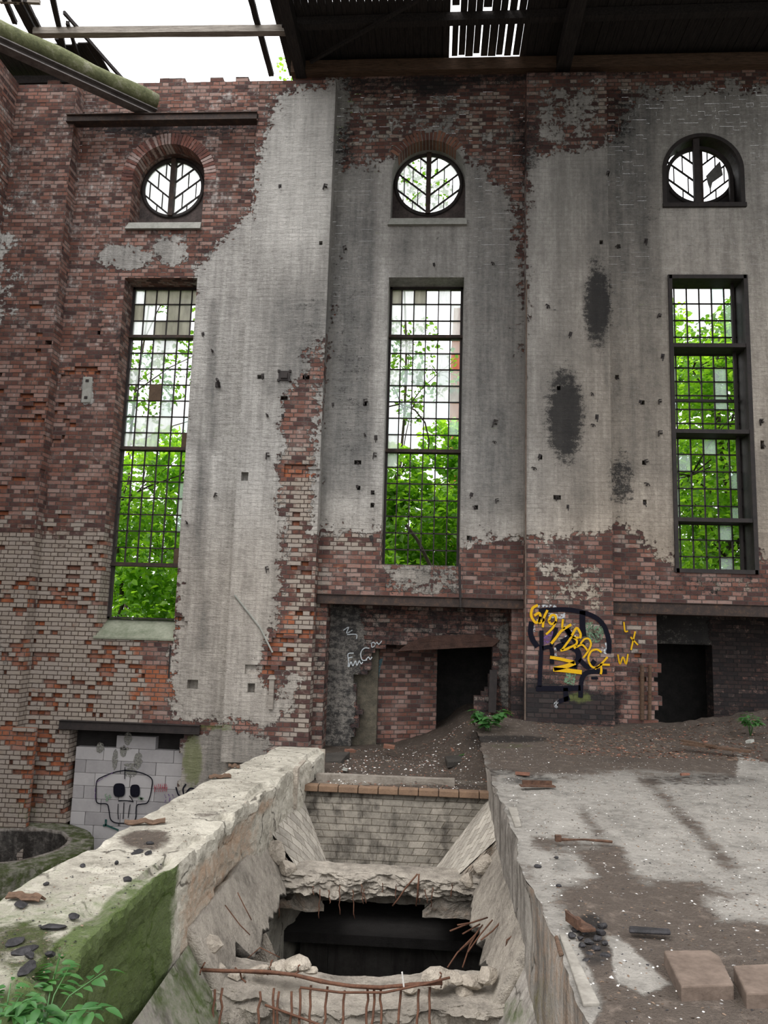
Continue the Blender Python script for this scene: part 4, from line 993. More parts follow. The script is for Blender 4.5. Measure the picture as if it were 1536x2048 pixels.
def cledge(X, u, v):
    x, y = project(X); t = pu[np.round(u).astype(int)]; z = pz[np.round(u).astype(int)]
    face = (t >= 1)&(z < -.04)
    mo = .22+.35*sstep(6.0, 4.0, v)*(t < .99)
    mo = np.where(t > .8, mo+.25*sstep(5.8, 4.5, v), mo)
    mo = np.maximum(mo, np.where(t >= .97, .95*sstep(5.45, 5.15, v)*sstep(3.2, 3.7, v), 0))
    mo = np.where(v > 6.5, mo*.4, mo)
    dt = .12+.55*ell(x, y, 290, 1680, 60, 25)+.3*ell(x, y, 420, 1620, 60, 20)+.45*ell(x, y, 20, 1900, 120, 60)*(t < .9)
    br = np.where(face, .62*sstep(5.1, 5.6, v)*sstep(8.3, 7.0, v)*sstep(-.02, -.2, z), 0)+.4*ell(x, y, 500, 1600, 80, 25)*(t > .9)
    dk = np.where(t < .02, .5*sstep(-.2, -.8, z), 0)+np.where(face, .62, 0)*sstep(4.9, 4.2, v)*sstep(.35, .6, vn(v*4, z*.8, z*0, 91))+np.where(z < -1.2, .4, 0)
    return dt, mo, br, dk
ys = np.concatenate([lin(1.0, 3.0, 12), lin(3.03, 7, 160), lin(7.04, 10.08, 76)])
LED = empty('concrete_ledge', (0, 0, 0), label='long pale weathered concrete wall top running away on the left of the pit', cat='concrete wall')
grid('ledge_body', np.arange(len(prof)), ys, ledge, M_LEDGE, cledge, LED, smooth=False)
mb = MB(); mb.add([(-1.93, 10.08, -2.5), (-1.33, 10.08, -2.5), (-1.33, 10.08, -.01), (-1.93, 10.08, -.01)], [(0, 1, 2, 3)]); mb.build('end_face', M_RUBC, LED)

# hopper pit: vertical walls, sloping linings
PIT = empty('hopper_pit', (0, 0, 0), label='sunken concrete hopper pit with sloping sides between the ledge and the platform', cat='pit')
def crack(X): return fbm(X[:, 0]*4, X[:, 1]*4, X[:, 2]*4, 90, 3)
# right vertical wall under the platform edge
def rwall(u, v):
    x = .665+(fbm(v*3, 0*v, 0*v, 3, 3)-.5)*.10*sstep(-.12, 0, u)+(fbm(v*3, u*3, 0*v, 93, 4)-.5)*.035
    return x, v, u
def crw(X, u, v): x, y = project(X); return .05+0*u, .5*ell(x, y, 1085, 2010, 30, 70), .22+.3*sstep(5.8, 5.0, v), .1+.25*sstep(.5, .7, vn(v*5, u*2, u*0, 5))
grid('side_wall', lin(.0, -1.1, 24), lin(1.5, 9.3, 160), rwall, M_HOP, crw, PIT)
# sloping faces of the three hoppers
def slope(name, P00, P10, P11, P01, mat, cfn, nu=30, nv=30, amp=.03, us_=1, vs2=1, hole=None, seed=0, rot=False):
    P = [np.array(p, float) for p in (P00, P10, P11, P01)]
    nrm = np.cross(P[1]-P[0], P[3]-P[0]); nrm /= np.linalg.norm(nrm)
    def fn(u, v):
        Q = P[0][:, None, None]*((1-u)*(1-v))+P[1][:, None, None]*(u*(1-v))+P[2][:, None, None]*(u*v)+P[3][:, None, None]*((1-u)*v)
        a_ = (fbm(Q[0]*2.5, Q[1]*2.5, Q[2]*2.5, 100+seed, 4)-.5)*amp*2
        Q = Q+nrm[:, None, None]*a_; return Q[0], Q[1], Q[2]
    Lu = np.linalg.norm(P[1]-P[0]); Lv = np.linalg.norm(P[3]-P[0])
    def uvf(X, u, v):
        a_, b_ = u*Lu, v*Lv
        if rot: return (a_+b_)*.707, (b_-a_)*.707
        return a_, b_
    return grid(name, lin(0, 1, nu), lin(0, 1, nv), fn, mat, cfn, PIT, uvfn=uvf)
z0_ = lambda X, u, v: (.1+0*u, 0*u, .1+0*u, 0*u)
cs = lambda X, u, v: (.12+.3*sstep(.75, 1, v), 0*u, .1+0*u, .15*sstep(.6, 1, v))
# far hopper
slope('back_slope', (-1.52, 9.22, -.33), (.70, 9.22, -.33), (-.02, 8.72, -1.12), (-1.02, 8.72, -1.12), M_SLOPEBRICK, lambda X, u, v: (.15+.2*v, 0*u, .05+0*u, .1+.2*v), amp=.02)
slope('side_slope', (-1.60, 7.95, -.44), (-1.50, 9.22, -.33), (-1.02, 8.72, -1.12), (-1.02, 7.95, -1.12), M_TILE, lambda X, u, v: (.05+0*u, 0*u, .05+0*u, 0*u), amp=.008, rot=True)
slope('side_slope', (.69, 9.22, -.33), (.68, 7.95, -.44), (-.02, 7.95, -1.12), (-.02, 8.72, -1.12), M_TILE, lambda X, u, v: (.05+0*u, 0*u, .05+0*u, 0*u), amp=.008, rot=True)
# middle hopper: linings broken off at the hole
def cut(o, amp, seed, axis_y=False):
    return o
def ragged_slope(name, xt, zt, xb, zb, y0, y1, seed, mat=M_HOP):
    def fn(u, v):
        w_ = 1+(fbm(v*2.6, 0*v, 0*v, seed, 4)-.5)*.9*u+ .25*sstep(.25, 0, (v-y0)/(y1-y0))*u+.35*sstep(.8, 1, (v-y0)/(y1-y0))*u
        w_ = np.minimum(w_, 1.6)
        x = xt+(xb-xt)*u*w_; z = zt+(zb-zt)*u*w_
        nn = (fbm(v*3, u*3, 0*v, seed+3, 4)-.5)*.03
        return x, v, z+nn
    o = grid(name, lin(0, 1, 26), lin(y0, y1, 90), fn, mat, lambda X, u, v: (.1+0*u, .0*u, .08+0*u, .7*sstep(.93, 1, u)), PIT)
    sf = o.modifiers.new('thick', 'SOLIDIFY'); sf.thickness = .1; sf.offset = -1 if xb > xt else 1
    return o
ragged_slope('side_slope', -1.62, -.50, -1.36, -.95, 5.6, 8.25, 110, M_RIDGE)
ragged_slope('side_slope', .68, -.50, .40, -.98, 5.6, 8.25, 120, M_RIDGE)
# left vertical face continues under the ledge; near hopper slopes with moss
slope('side_slope', (-1.66, 1.5, -.8), (-1.63, 6.0, -.62), (-.95, 5.6, -1.7), (-.95, 1.5, -1.7), M_HOP, lambda X, u, v: (.05+0*u, .45+.25*vn(X[:, 0]*4, X[:, 1]*4, X[:, 2], 9), 0*u, 0*u), amp=.03, seed=5)
slope('side_slope', (.69, 6.0, -.6), (.69, 1.5, -.8), (.1, 1.5, -1.7), (.1, 5.6, -1.7), M_HOP, lambda X, u, v: (.05+0*u, .62*ell(*project(X), 1030, 2030, 40, 40), .1+0*u, 0*u), amp=.02, seed=6)
for sx_, xa, xb in ((0, -1.66, -1.0), (1, .70, -.04)):
    def hf(u, v, xa=xa, xb=xb, sx_=sx_):
        x = xa+(xb-xa)*u; zt = -.42-(.72)*u; z = zt*(1-v)+(-1.2)*v
        return x, 7.93+(fbm(x*6, z*6, 0*x, 170+sx_, 4)-.5)*.16, z
    grid('haunch', lin(0, 1, 24), lin(0, 1, 24), hf, M_RIDGE, lambda X, u, v: (.1+0*u, 0*u, .5+0*u, 0*u), PIT, smooth=False)
for k, (x_, y_, z_, q) in enumerate([(-1.50, 7.86, -.66, .13), (-1.36, 7.84, -.80, .10), (.55, 7.86, -.68, .12), (.38, 7.86, -.82, .09), (-1.60, 7.9, -.52, .09)]):
    rock('rubble_lump', (x_, y_, z_), (q, q*.8, q), 500+k, M_RUBC, PIT)
# rim bricks and kerb at the back of the far hopper
r = random.Random(3); x = -1.5
while x < .64:
    wd = .23; mb = MB()
    if not (.18 < x < .3):
        mb.box(x+.004, x+wd-.004, 9.13+r.uniform(-.006, .006), 9.26, -.335, -.265+r.uniform(-.004, .002)); o = mb.build('rim_brick', M_BRICKO, PIT); rough(o, 0, 0, .008)
    x += wd
mb = MB(); mb.box(-1.35, .3, 9.5, 9.6, -.3, -.21); o = mb.build('kerb', mat_simple('dirty_kerb', (.12, .10, .08), (.30, .27, .23), 5, .9, .01), PIT); rough(o, .01, 3)
mb = MB(); mb.box(-1.5, -1.45, 8.75, 9.3, -.45, -.02); mb.build('corner_block', M_RUBC, PIT)

# cellar under the hole
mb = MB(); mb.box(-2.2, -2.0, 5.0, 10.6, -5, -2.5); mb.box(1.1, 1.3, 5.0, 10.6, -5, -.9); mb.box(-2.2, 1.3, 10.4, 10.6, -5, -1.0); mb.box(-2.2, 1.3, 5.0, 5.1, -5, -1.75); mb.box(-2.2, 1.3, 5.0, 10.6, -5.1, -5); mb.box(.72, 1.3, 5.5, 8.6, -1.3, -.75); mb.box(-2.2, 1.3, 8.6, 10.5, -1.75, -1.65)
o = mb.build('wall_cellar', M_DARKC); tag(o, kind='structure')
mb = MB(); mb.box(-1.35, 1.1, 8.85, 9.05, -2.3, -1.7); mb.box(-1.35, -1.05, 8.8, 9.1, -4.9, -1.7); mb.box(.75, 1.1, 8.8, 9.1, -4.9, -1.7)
o = mb.build('cellar_frame', M_HOP); tag(o, 'dark concrete cross beam on two columns down inside the hole', 'concrete frame')
rock('broken_lump', (-1.45, 7.2, -1.35), (.16, .2, .3), 5, M_RUBC, o)

# broken dividing walls with reinforcement
def ridge(name, lab, yf, yb, ztop, zfront, seed, sag, x0=-1.62, x1=.68):
    root = empty(name, (0, 0, 0), label=lab, cat='broken concrete', group=None)
    # profile: back-bottom, top back, top front, front bottom, under
    prof2 = [(yb+.05, ztop-.4), (yb, ztop-.02), (yb-.06, ztop), ((yf+yb)/2, ztop+.01), (yf+.05, ztop-.005), (yf, ztop-.04), (yf-.01, ztop-.12), (yf+.0, zfront+.04), (yf+.06, zfront), (yb, zfront-.02)]
    py_ = np.array([p[0] for p in prof2]); pz_ = np.array([p[1] for p in prof2])
    tt = lin(0, len(prof2)-1, 60)
    def fn(u, v):
        y = np.interp(u, np.arange(len(prof2)), py_); z = np.interp(u, np.arange(len(prof2)), pz_)
        k = np.clip((u-3.5)/2, 0, 1)
        a_ = fbm(v*3.2, u*.8, v*0, seed, 5)-.5; b_ = fbm(v*9, u*2.2, v*0, seed+7, 3)-.5
        c_ = fbm(v*22, u*5, v*0, seed+9, 2)-.5; y = y+k*(a_*.20+b_*.12+c_*.05); z = z+k*(fbm(v*2.7, u*.7, v*0, seed+3, 4)-.5)*.16+b_*.03-sag*np.exp(-((v+.55)/.6)**2)
        return v, y, z
    grid('broken_concrete', tt, lin(x0, x1, 260), fn, M_RIDGE, lambda X, u, v: (.12+0*u, .0*u, .2+0*u, .25*sstep(6.5, 8.5, u)), root, smooth=False)
    return root
far = ridge('broken_divider', 'ragged broken concrete beam at the far side of the black hole', 7.82, 8.2, -.80, -1.02, 130, .0)
near = ridge('broken_divider', 'crumbled concrete ridge with exposed rebar at the bottom, near side of the hole', 5.55, 6.12, -.88, -1.55, 140, .10)
def bent(a_, b_, wob, seed, n=7):
    r = random.Random(seed); a_ = Vector(a_); b_ = Vector(b_)
    return [a_.lerp(b_, i/(n-1))+Vector([r.uniform(-wob, wob) for _ in range(3)])*(0 if i in (0, n-1) else 1) for i in range(n)]
def rebar(pts, root, rad=.0075, mat=None):
    mb = MB(); mb.tube(pts, rad, 7); return mb.build('rebar', mat or M_REBAR, root, True)
# front row of upright bars along the near ridge
for k, px in enumerate([430, 445, 520, 548, 558, 583, 600, 622, 655, 690, 735, 748, 762, 802, 838, 860]):
    top = 1978+rnd.uniform(-8, 6); dx = rnd.uniform(-6, 6)
    a_ = PY(px+360*0, top, 5.50); b_ = PY(px+dx*1.0-4, 2100, 5.34)
    rebar(bent(a_, b_, .008, k+3), near, .0085)
# bars lying along the ridge
arc = [(405, 1940), (450, 1942), (530, 1943), (590, 1950), (640, 1963), (700, 1972), (760, 1975), (820, 1970), (885, 1966)]
rebar([PY(x, y, 5.46) for x, y in arc], near, .012); rebar([PY(x, y+4*math.sin(i*1.7), 5.48) for i, (x, y) in enumerate(arc[1:])], near, .007)
rebar([PY(x, y, 5.44) for x, y in [(600, 1975), (680, 1985), (770, 1985), (850, 1968), (900, 1955)]], near, .008)
rebar([PY(x, y, 5.4) for x, y in [(530, 2010), (600, 2035), (640, 2050), (680, 2080)]], near, .008)
for k, (p, q) in enumerate([((470, 1935), (492, 1965)), ((545, 1920), (535, 1950)), ((600, 1930), (590, 1955)), ((410, 1925), (400, 1950)), ((880, 1945), (882, 1975))]):
    rebar(bent(PY(*p, 5.5), PY(*q, 5.46), .01, k+60), near, .006)
# ties hanging from the far beam
for k, px in enumerate([625, 640, 657, 680, 722, 728, 765, 793, 835, 850, 866, 560, 705, 905]):
    y0_ = 1770+rnd.uniform(-6, 10); ln = rnd.choice([18, 28, 40, 58]); a_ = PY(px, y0_, 7.74); b_ = PY(px+rnd.uniform(-6, 6), y0_+ln, 7.72)
    rebar(bent(a_, b_, .01, k+20), far, .005, M_REBAR)
rebar([PY(x, y, 7.7) for x, y in [(835, 1748), (812, 1775), (795, 1800), (785, 1812)]], far, .008); rebar([PY(x, y, 7.7) for x, y in [(838, 1748), (836, 1780), (832, 1812)]], far, .008)
# hooked bars sticking out of the right slope
for k, (pts) in enumerate([[(958, 1840), (930, 1850), (900, 1862)], [(960, 1848), (925, 1868)], [(965, 1850), (950, 1870), (920, 1900)], [(985, 1840), (960, 1870), (935, 1905)], [(1005, 1840), (985, 1862), (962, 1880)], [(975, 1835), (945, 1845), (915, 1850)], [(960, 1855), (940, 1890), (925, 1935)], [(945, 1880), (915, 1905), (895, 1935)]]):
    rebar([PY(x, y, 6.5-.12*i) for i, (x, y) in enumerate(pts)], PIT, .006)
rebar([PY(x, y, 6.0) for x, y in [(1012, 1893), (1014, 1880), (1025, 1872), (1036, 1870)]], PIT, .006)
for pts in ([(450, 1810), (480, 1850), (500, 1870)], [(475, 1785), (490, 1815), (503, 1840)], [(480, 1930), (520, 1895), (560, 1915)], [(437, 1850), (450, 1870), (462, 1888)]):
    rebar([PY(x, y, 6.1-.0*i) for i, (x, y) in enumerate(pts)], PIT, .004)
# crumbled lumps along the near ridge
for k, (px, py, s_) in enumerate([(590, 1925, .10), (560, 1930, .08), (520, 1935, .07), (475, 1945, .06), (440, 1930, .05), (875, 1950, .10), (905, 1948, .08), (940, 1955, .09), (975, 1945, .08), (620, 1935, .05), (820, 1975, .05), (930, 1975, .06)]):
    p = PY(px, py, 5.72); rock('rubble_lump', (p[0], p[1], p[2]-.02), (s_*1.2, s_, s_*.7), 200+k, M_RUBC, near)
p = PZ(410, 1865, -.68); o = rock('rubble_lump', (-1.52, 5.75, -.70), (.10, .1, .09), 77, M_RUBC); tag(o, 'angular concrete lump lodged against the pit wall left of the hole', 'rubble lump')
# white straw sticking up from the rebar
mb = MB(); mb.tube([PY(808, 1975, 5.45), PY(804, 1944, 5.45)], .006, 6); tag(mb.build('white_stick', M_CHIPW), 'thin white stick standing up among the rebar', 'stick')

# ------------------------------------------------------------------ round concrete well, lower left
WELL = empty('well_ring', (-6.52, 11.95, -1.9), label='large round concrete ring with mossy rim in the lower left corner', cat='well')
def ring(u, v):
    R_ = np.interp(u, [0, 1, 2, 3], [.98, .97, 1.38, 1.42]); z = np.interp(u, [0, 1, 2, 3], [-.7, 0, -.02, -.72])
    nn = (fbm(np.cos(v)*2.5, np.sin(v)*2.5, u*1.3, 150, 4)-.5)
    R_ = R_+nn*.1; z = z+nn*.08*(u > .5)
    return R_*np.cos(v), R_*np.sin(v), z
grid('rim', lin(0, 3, 40), lin(0, 2*math.pi, 120), ring, M_HOP, lambda X, u, v: (.5+0*u, np.where(u > 1.1, .62, .1)+.25*np.sin(v)*0, 0*u, np.where(u < 1.0, .75, 0)), WELL)
grid('shaft', lin(0, 1, 8), lin(0, 2*math.pi, 60), lambda u, v: ((.97-.02*u)*np.cos(v), (.97-.02*u)*np.sin(v), -.6-2.5*u), M_DARKC, lambda X, u, v: (0*u, .1+0*u, 0*u, .6+0*u), WELL)

# ------------------------------------------------------------------ graffiti
def spray(mb, pts, wpx, Y, mi=0, soft=0):
    "a flat paint line of width wpx (photo px) lying on the wall plane Y"
    P = [PY(x, y, Y) for x, y in pts]; P = [Vector((p[0], p[2])) for p in P]
    # smooth
    Q = []
    for i in range(len(P)-1):
        p0 = P[max(0, i-1)]; p1 = P[i]; p2 = P[i+1]; p3 = P[min(len(P)-1, i+2)]
        for k in range(6):
            t = k/6; Q.append(.5*((2*p1)+(-p0+p2)*t+(2*p0-5*p1+4*p2-p3)*t*t+(-p0+3*p1-3*p2+p3)*t**3))
    Q.append(P[-1]); hw = wpx*.0086/2; n = len(Q); L_ = []
    for i, q in enumerate(Q):
        d = Q[min(i+1, n-1)]-Q[max(i-1, 0)]; d = d.normalized() if d.length > 1e-6 else Vector((1, 0)); nn = Vector((-d.y, d.x))
        L_.append((q+nn*hw, q-nn*hw))
    L_[0] = (L_[0][0]-(Q[1]-Q[0])*.5, L_[0][1]-(Q[1]-Q[0])*.5)
    vs = []
    for a_, b_ in L_: vs += [(a_.x, Y, a_.y), (b_.x, Y, b_.y)]
    fs = [(2*i, 2*i+1, 2*i+3, 2*i+2) for i in range(n-1)]
    mb.add(vs, fs, mi)
def G(pts, ox=1040, oy=1200, s_=7.68): return [(ox+x/s_, oy+y/s_) for x, y in pts]
YB = 13.0-.012
gm = [M_BLK, M_WHT2, M_GRN, M_PUR]
mb = MB()
spray(mb, G([(300, 170), (500, 150), (750, 150), (1000, 200), (1180, 280), (1290, 400), (1350, 560), (1370, 700), (1360, 820)]), 9, YB, 0)
spray(mb, G([(180, 340), (160, 480), (190, 600), (270, 720)]), 10, YB, 0); spray(mb, G([(330, 480), (330, 700), (320, 900), (310, 1050), (300, 1330)]), 8, YB, 0)
spray(mb, G([(960, 180), (960, 400), (980, 560)]), 11, YB, 0); spray(mb, G([(350, 740), (480, 740), (490, 980)]), 8, YB, 0)
spray(mb, G([(480, 700), (540, 500), (560, 420)]), 7, YB, 0); spray(mb, G([(640, 640), (760, 560), (700, 420), (860, 640), (1000, 700)]), 9, YB, 0)
spray(mb, G([(560, 740), (660, 700), (860, 760), (900, 900), (800, 1030), (880, 1050)]), 11, YB, 0); spray(mb, G([(920, 920), (1050, 1030), (1150, 930)]), 9, YB, 0)
spray(mb, G([(1320, 1100), (1050, 1110), (950, 1220), (930, 1500)]), 9, YB, 0); spray(mb, G([(260, 1360), (500, 1360), (700, 1360), (930, 1350)]), 10, YB, 0)
spray(mb, G([(700, 1360), (710, 1560)]), 9, YB, 0); spray(mb, G([(600, 1560), (760, 1500)]), 8, YB, 0)
spray(mb, G([(1100, 1200), (1200, 1200)]), 5, YB, 0)
spray(mb, G([(280, 100), (420, 90), (560, 100)]), 5, YB+.004, 1); spray(mb, G([(440, 230), (560, 250), (700, 240)]), 9, YB+.004, 1); spray(mb, G([(250, 320), (360, 340)]), 9, YB+.004, 1)
spray(mb, G([(1340, 660), (1350, 800), (1240, 740)]), 9, YB+.004, 1); spray(mb, G([(210, 400), (220, 520)]), 5, YB+.004, 1); spray(mb, G([(540, 740), (550, 860)]), 4, YB+.004, 1); spray(mb, G([(700, 570), (860, 560)]), 5, YB+.004, 1)
spray(mb, G([(600, 1540), (540, 1600), (570, 1660)]), 5, YB+.004, 1); spray(mb, G([(720, 490), (800, 490)]), 5, YB+.004, 1)
spray(mb, G([(1030, 350), (1060, 520), (1180, 560), (1200, 400)]), 22, YB+.006, 2); spray(mb, G([(700, 1180), (850, 1230)]), 22, YB+.006, 2)
spray(mb, G([(330, 640), (420, 600), (500, 480)]), 14, YB+.006, 3)
mb.build('graffiti_mural', gm, back)
mb = MB(); YY = YB-.004
# W A Y B A C K  and the Z underneath
for pts, w_ in [([(270, 80), (190, 130), (175, 250), (250, 350), (310, 260), (290, 200), (220, 240)], 5), ([(310, 260), (300, 350), (380, 290)], 5), ([(420, 160), (370, 270), (350, 420)], 4.5),
              ([(440, 320), (480, 240), (540, 240), (550, 330), (480, 370), (440, 320)], 4.5), ([(550, 330), (500, 430), (400, 530)], 4),
              ([(660, 300), (650, 420), (690, 420)], 4), ([(780, 380), (640, 470), (560, 570), (480, 670)], 5),
              ([(800, 540), (870, 430), (930, 520), (920, 590)], 4.5), ([(810, 570), (900, 580)], 4),
              ([(650, 760), (740, 640), (800, 570), (870, 620), (860, 680), (760, 730)], 4), ([(760, 730), (700, 760), (620, 775)], 4.5), ([(870, 700), (830, 745)], 4),
              ([(930, 670), (990, 600), (1060, 600), (1090, 680), (1050, 780), (970, 890)], 3.5), ([(870, 720), (960, 690), (1040, 780)], 3.5),
              ([(1250, 800), (1180, 760), (1090, 790), (1050, 900), (1090, 1010), (1160, 1040), (1230, 1020)], 3.8),
              ([(1340, 880), (1250, 980), (1150, 1060)], 3.8), ([(1240, 990), (1380, 995)], 3.8), ([(1240, 990), (1250, 1080), (1240, 1140)], 4.2),
              ([(470, 880), (640, 910), (840, 960)], 6), ([(840, 965), (700, 1020), (520, 1060)], 8), ([(520, 1065), (700, 1080), (950, 1110)], 8)]:
    spray(mb, G(pts), w_, YY, 0)
mb.build('graffiti_lettering', M_YEL, back)
mb = MB()
for pts in ([(1248, 1245), (1250, 1262), (1256, 1262)], [(1236, 1310), (1240, 1328), (1246, 1314), (1252, 1328), (1256, 1308)], [(1262, 1275), (1276, 1290)], [(1270, 1265), (1262, 1300)]): spray(mb, pts, 3, D-.012, 0)
mb.build('graffiti_lettering', M_YEL, back)
# skull on the blocks
def K(pts): return [(120+x/5.12, 1440+y/5.12) for x, y in pts]
YS = 13.43; mb = MB()
for pts, w_ in [([(665, 515), (560, 535), (440, 580), (378, 625), (368, 740), (372, 830), (400, 855), (480, 862), (500, 920), (515, 1010), (560, 1050), (640, 1058), (740, 1050), (775, 1000), (785, 880), (830, 862), (890, 850), (920, 790), (938, 700), (942, 610), (880, 560), (780, 528), (665, 515)], 2.1),
              ([(665, 490), (662, 605)], 1.6), ([(600, 828), (680, 826), (750, 838)], 1.8), ([(750, 838), (728, 800), (708, 775)], 1.6),
              ([(595, 862), (592, 940), (598, 1018)], 1.6), ([(655, 850), (650, 940), (645, 1015)], 1.6), ([(718, 868), (705, 940), (697, 1003)], 1.6), ([(600, 1060), (598, 1085)], 1.4)]:
    spray(mb, K(pts), w_, YS, 0)
for cx, cy, rx, ry in ((606, 718, 55, 65), (768, 726, 45, 60)):
    pts = []
    for i in range(17):
        t = i*2*math.pi/16; c, s_ = math.cos(t), math.sin(t); pts.append((cx+rx*math.copysign(abs(c)**.65, c), cy+ry*math.copysign(abs(s_)**.65, s_)))
    spray(mb, K(pts), 2, YS, 0)
    mb.prism([(float(PY(*K([q])[0], YS)[0]), float(PY(*K([q])[0], YS)[2])) for q in pts[:-1]][::-1], YS+.001, YS+.003, 1)
spray(mb, K([(470, 1020), (465, 1075), (440, 1080)]), 4, YS, 2); spray(mb, K([(465, 1075), (540, 1105), (600, 1130)]), 3.5, YS, 2)
for pts in ([(470, 760), (480, 830)], [(500, 770), (520, 800)], [(830, 790), (835, 820)], [(800, 800), (860, 810)]): spray(mb, K(pts), 5, YS+.004, 3)
for i in range(7): spray(mb, K([(965+i*20, 655), (972+i*20, 690), (968+i*20, 735)]), 1.4, YS, 4)
spray(mb, K([(970, 690), (1100, 695)]), 1.4, YS, 4)
for i in range(3): spray(mb, K([(1070+i*40, 760), (1085+i*40, 800), (1075+i*40, 845)]), 2, YS, 5)
spray(mb, K([(370, 640), (450, 590), (540, 540)]), 1.2, YS-.002, 5); spray(mb, K([(360, 700), (360, 830)]), 1.5, YS-.002, 5)
mb.build('graffiti_skull', [M_LINE, M_BLK, M_DGR, M_GRN, M_RED, M_PUR], blk)
mb = MB()
for pts in ([(352, 1575), (356, 1588), (360, 1592)], [(368, 1590), (366, 1578), (372, 1568)], [(372, 1586), (380, 1577), (390, 1578)]): spray(mb, pts, 3, D-.012)
mb.build('graffiti_strokes', M_BLK, back)
# pale scribble on the middle infill
def H(pts): return [(660+x/5.12, 1230+y/5.12) for x, y in pts]
mb = MB(); YI = 13.775
for pts in ([(240, 390), (185, 400), (190, 470), (185, 530)], [(190, 440), (230, 430)], [(195, 530), (215, 480), (235, 520), (260, 470), (275, 515), (300, 465)], [(300, 465), (320, 500), (335, 480)], [(400, 340), (350, 340), (315, 390), (330, 460), (380, 460)], [(370, 455), (395, 430), (410, 455), (430, 430)], [(420, 290), (450, 280), (460, 310), (430, 330), (425, 285)], [(460, 310), (480, 280), (500, 300), (530, 265)], [(140, 155), (190, 125), (170, 185), (230, 155)], [(180, 200), (270, 200), (270, 245)]):
    spray(mb, H(pts), 2, YI, 0)
mb.build('graffiti_scribble', M_WHT, inf)
mb = MB()
for pts, k in (([(540, 560), (570, 610), (580, 640)], 0), ([(560, 560), (640, 520), (700, 490)], 0), ([(640, 810), (640, 860), (650, 900)], 0)): mb.add([(.1+.05*k+a_, -.012, .55+b_) for a_, b_ in ((0, .1), (.03, .3), (.1, .42), (.16, .44), (.12, .3), (.08, .08))], [(0, 1, 2, 3, 4, 5)])
mb.build('graffiti_smear', M_BLU, nrw)

# ------------------------------------------------------------------ iron stubs and fittings on the wall
c4 = [(70, 580), (308, 585), (95, 798), (180, 798), (98, 1018), (165, 1018), (455, 738), (635, 722), (630, 905), (690, 920), (685, 1018), (592, 1060), (588, 1187), (675, 1220), (675, 1283), (665, 1470), (1345, 840), (1340, 945), (1215, 1232), (1355, 1265), (1230, 1305), (1210, 1472), (5, 1075), (8, 1185), (20, 1635), (95, 1640)]
c5 = [(160, 215), (295, 375), (815, 270), (565, 635), (705, 770), (818, 770), (420, 728), (450, 860), (820, 955), (425, 910), (115, 1090), (738, 1122), (740, 1255), (728, 1365), (218, 1335), (80, 1162), (280, 1385), (1412, 890), (1420, 1030), (835, 505)]
pos = [(500+x/2.743, 540+y/2.743) for x, y in c4]+[(1040+x/2.926, 540+y/2.926) for x, y in c5]+[(690, 498), (1235, 495), (1292, 482), (651, 374), (425, 702), (406, 668), (432, 990), (374, 1045), (560, 372), (1216, 347), (985, 528), (868, 529)]
protos = []
for v in range(3):
    mb = MB(); r = random.Random(v)
    if v == 0: mb.tube([(0, .08, 0), (0, -.03, 0), (0, -.05, -.015), (0, -.055, -.07)], .009, 6); mb.box(-.025, .025, -.004, .01, -.03, .03)
    if v == 1: mb.box(-.006, .03, -.05, .08, -.012, .0); mb.box(-.03, -.018, -.035, .05, -.05, .03); mb.box(-.03, .03, -.04, -.03, .02, .034)
    if v == 2: mb.tube([(-.03, .06, .02), (-.02, -.03, .02), (.02, -.05, .0), (.035, -.04, -.03)], .008, 6); mb.tube([(.01, .06, -.01), (.0, -.035, -.01)], .014, 7)
    protos.append(mb)
meshes = []
for i, (px, py) in enumerate(pos):
    base = 13.0 if (520 < px < 668 or 1053 < px < 1222) else D
    p = PY(px, py, base); v = i % 3
    if i < 3:
        o = protos[v].build('iron_bracket', M_DSTEEL); meshes.append(o)
    else:
        o = meshes[v].copy(); COL.objects.link(o)
    o.location = Vector(p); sc = rnd.uniform(.8, 1.3); o.scale = (sc, 1, sc*rnd.choice([1, 1.3])); o.rotation_euler = (0, rnd.uniform(-.3, .3), 0)
    nm = ['rusty iron hook stub sticking out of the plastered wall', 'small bent iron cleat set in the plastered wall', 'rusty iron pin with bent wire set in the plastered wall'][v]
    tag(o, nm, 'iron stub', 'iron stubs in the wall')
# ornate square wall box, hook and cover plate
p = PY(569, 752, 13.0); mb = MB(); mb.box(-.1, .1, -.03, .02, -.085, .085); mb.box(-.06, .06, -.05, -.03, -.05, .05)
for a_ in (-.1, .1):
    for b_ in (-.085, .085): mb.box(a_-.02, a_+.02, -.04, .02, b_-.02, b_+.02)
o = mb.build('wall_box', M_DSTEEL); o.location = Vector(p); tag(o, 'square dark iron fitting with corner lugs high on the left pale pilaster', 'wall fitting')
p = PY(437, 765, D); mb = MB(); mb.tube([(-.04, .05, .06), (-.02, -.06, .05), (.02, -.1, 0), (.03, -.06, -.06), (.03, -.02, -.09)], .022, 8); mb.box(-.05, .03, -.03, .02, -.09, .0)
o = mb.build('iron_hook', M_DSTEEL, smooth=False); o.location = Vector(p); tag(o, 'large black iron hook right of the left tall window', 'hook')
p = PY(174, 780, D); mb = MB(); mb.box(-.09, .09, -.02, .02, -.25, .25); o = mb.build('cement_patch', M_SILL); o.location = Vector(p); rough(o, 0, 0, .02); tag(o, 'upright grey cement patch with two sockets on the left bay brick', 'cement patch')
for dz in (.17, -.15):
    mb = MB(); mb.box(-.03, .03, -.028, .0, dz-.025, dz+.025); mb.build('socket', M_DSTEEL, o)
